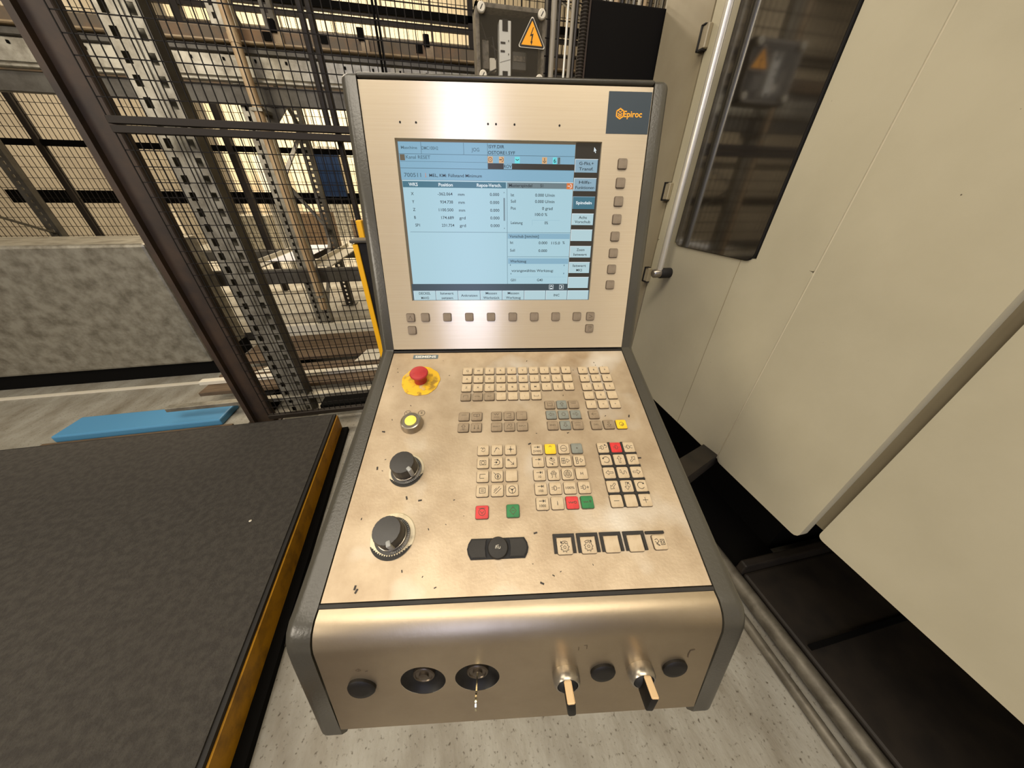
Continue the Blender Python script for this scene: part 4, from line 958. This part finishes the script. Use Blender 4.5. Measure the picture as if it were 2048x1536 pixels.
D('Ist', .0015, .1945, H1, None, 'l'); D('0.000', .0690, .1940, H1, None, 'r', w=.0158); D('115.0', .0920, .1938, H1, None, 'r', w=.0155); D('%', .0988, .1945, H1)
D('Soll', .0015, .1815, H1, None, 'l'); D('0.000', .0690, .1810, H1, None, 'r', w=.0158)
R(-.0022, .1095, .1585, .1680, e_blue, 2); D('Werkzeug', .0015, .1632, H1, None, 'l', w=.0300); D('vorangew\u00e4hltes Werkzeug:', .0040, .1470, H1, None, 'l', w=.0790)
for x, y in ((.002,.1565),(.102,.1560),(.003,.1415),(.102,.1420)): R(x-.0006, x+.0006, y-.0012, y+.0012, e_line, 4)
R(.0020, .1060, .1355, .1358, e_blue, 3); D('G01', .0025, .1305, H1, None, 'l'); D('G40', .0520, .1305, H1, None, 'l')
# slate band and soft keys
R(-.1815, .1120, .1121, .1236, e_dark2, 2)
for x in (.0795, .0990):
    for a in ((x-.0042,x+.0042,.1212,.1218),(x-.0042,x+.0042,.1138,.1144),(x-.0042,x-.0036,.1138,.1218),(x+.0036,x+.0042,.1138,.1218)): R(*a, e_white, 4)
DL([(.0770,.1175),(.0795,.1200),(.0820,.1175)], e_white, .0010); DL([(.0778,.1150),(.0812,.1150)], e_white, .0016); DL([(.0975,.1200),(.1005,.1178),(.0975,.1155)], e_white, .0012)
sx = [-.1795, -.1383, -.0969, -.0552, -.0134, .0283, .0696, .1112, .1525]
names = [('DECKEL', 'MAHO'), ('Istwert', 'setzen'), ('Ankratzen',), ('Messen', 'Werkst\u00fcck'), ('Messen', 'Werkzeug'), (), ('INC',), ()]
R(-.1812, .1535, .0938, .1121, e_line, 1)
for i in range(8):
    R(sx[i]+.0004, sx[i+1]-.0008, .0948, .1112, e_btn2, 3); R(sx[i]+.0002, sx[i+1]-.0010, .1108, .1114, e_white, 4); R(sx[i]+.0002, sx[i]+.0009, .0948, .1112, e_white, 4)
    c = (sx[i]+sx[i+1])/2
    for j, t in enumerate(names[i]): D(t, c, (.1030 if len(names[i]) == 1 else (.1070, .0988)[j]), .0045, None, w=min(.0310, .0034*len(t)+.001))
R(.1112, .1548, .1121, .3465, e_dark, 1)
vs_ = [(.3221,.3029),(.2949,.2757),(.2675,.2484),(.2414,.2232),(.2160,.1973),(.1890,.1696),(.1619,.1427),(.1357,.1159)]
vn = [('G-Fkt.+','Transf.'), ('Hilfs-','Funktionen'), ('Spindeln',), ('Achs','Vorschub'), (), ('Zoom','Istwert'), ('Istwert','MKS'), ()]
for i, ((y1, y0), nm) in enumerate(zip(vs_, vn)):
    R(.1112, .1503, y0, y1, e_head if i == 2 else (e_btn if i < 2 else e_btn2), 3)
    R(.1112, .1503, y1-.0008, y1, e_white if i != 2 else e_btn, 4); R(.1112, .1119, y0, y1, e_white if i != 2 else e_btn, 4); R(.1496, .1503, y0, y1, e_line, 4)
    for j, t in enumerate(nm): D(t, .1308, ((y0+y1)/2 if len(nm) == 1 else (y1-.0062, y0+.0052)[j]), .0045, e_white if i == 2 else None, w=min(.0330, .0034*len(t)+.001), bold=(i == 2))
# mouse pointer
b = _dl.setdefault((e_white.name, 9), (bmesh.new(), e_white))[0]
px_, py_ = dc(.1420, .3388); b.faces.new([b.verts.new((px_+x, py_+y, .0011)) for x, y in ((0,0),(.0042,-.0052),(.0022,-.0050),(.0034,-.0080),(.0022,-.0084),(.0012,-.0056),(-.0004,-.0068))])
nm_of = {'lcd_text': 'display_text', 'lcd_white': 'display_light_text', 'lcd_line': 'display_lines'}
for (n_, z), (b, m_) in sorted(_dl.items()):
    for f in b.faces:
        f.normal_update()
        if f.normal.z < 0: f.normal_flip()
    obj(nm_of.get(n_, 'display_field'), b, m_, dsp, keepn=1)['kind'] = 'stuff'

# scattered metal chips and dirt crumbs lying on the keyboard panel
bm = bmesh.new(); rnd = random.Random(9)
spots = [(-.1955,.3895),(-.1930,.3930),(.0243,.2080),(.0250,.3935),(.1935,.2370),(.1350,.2300),(-.2100,.1800),(.0220,.3380),(-.2050,.2420),(-.1540,.2870),(-.1350,.2910),(.1990,.1600)]
for k in range(64):
    x, s = spots[k] if k < len(spots) else (rnd.uniform(-.22,.22), rnd.uniform(.02,.395))
    r = .0016 if k < len(spots) else rnd.uniform(.0005,.0010)
    a = rnd.uniform(0, PI); box(bm, -r*1.5, r*1.5, -r*.6, r*.6, 0, r*.5, M=T(x, -s, 0) @ RZ(a))
ch = obj('metal_chips', bm, m_inkd); ch.matrix_world = Matrix.LocRotScale(Vector((.10811,.53619,1.10)), Euler((0,0,-math.radians(9))), None) @ MK
tag(ch, 'tiny dark metal chips scattered over the steel keyboard panel', 'metal chips', kind='stuff')
# swing arm reaching from under the console into the machine base
A = at(1330, 965, x=.62); B = at(1462, 872, x=1.28)
bm = bmesh.new(); bar(bm, A+(A-B)*.9, B+Vector((0,0,-.03)), .065, .065); o = obj('support_arm', bm, m_tray); tag(o, 'dull grey box-section arm running under the machine enclosure beside the console', 'arm')
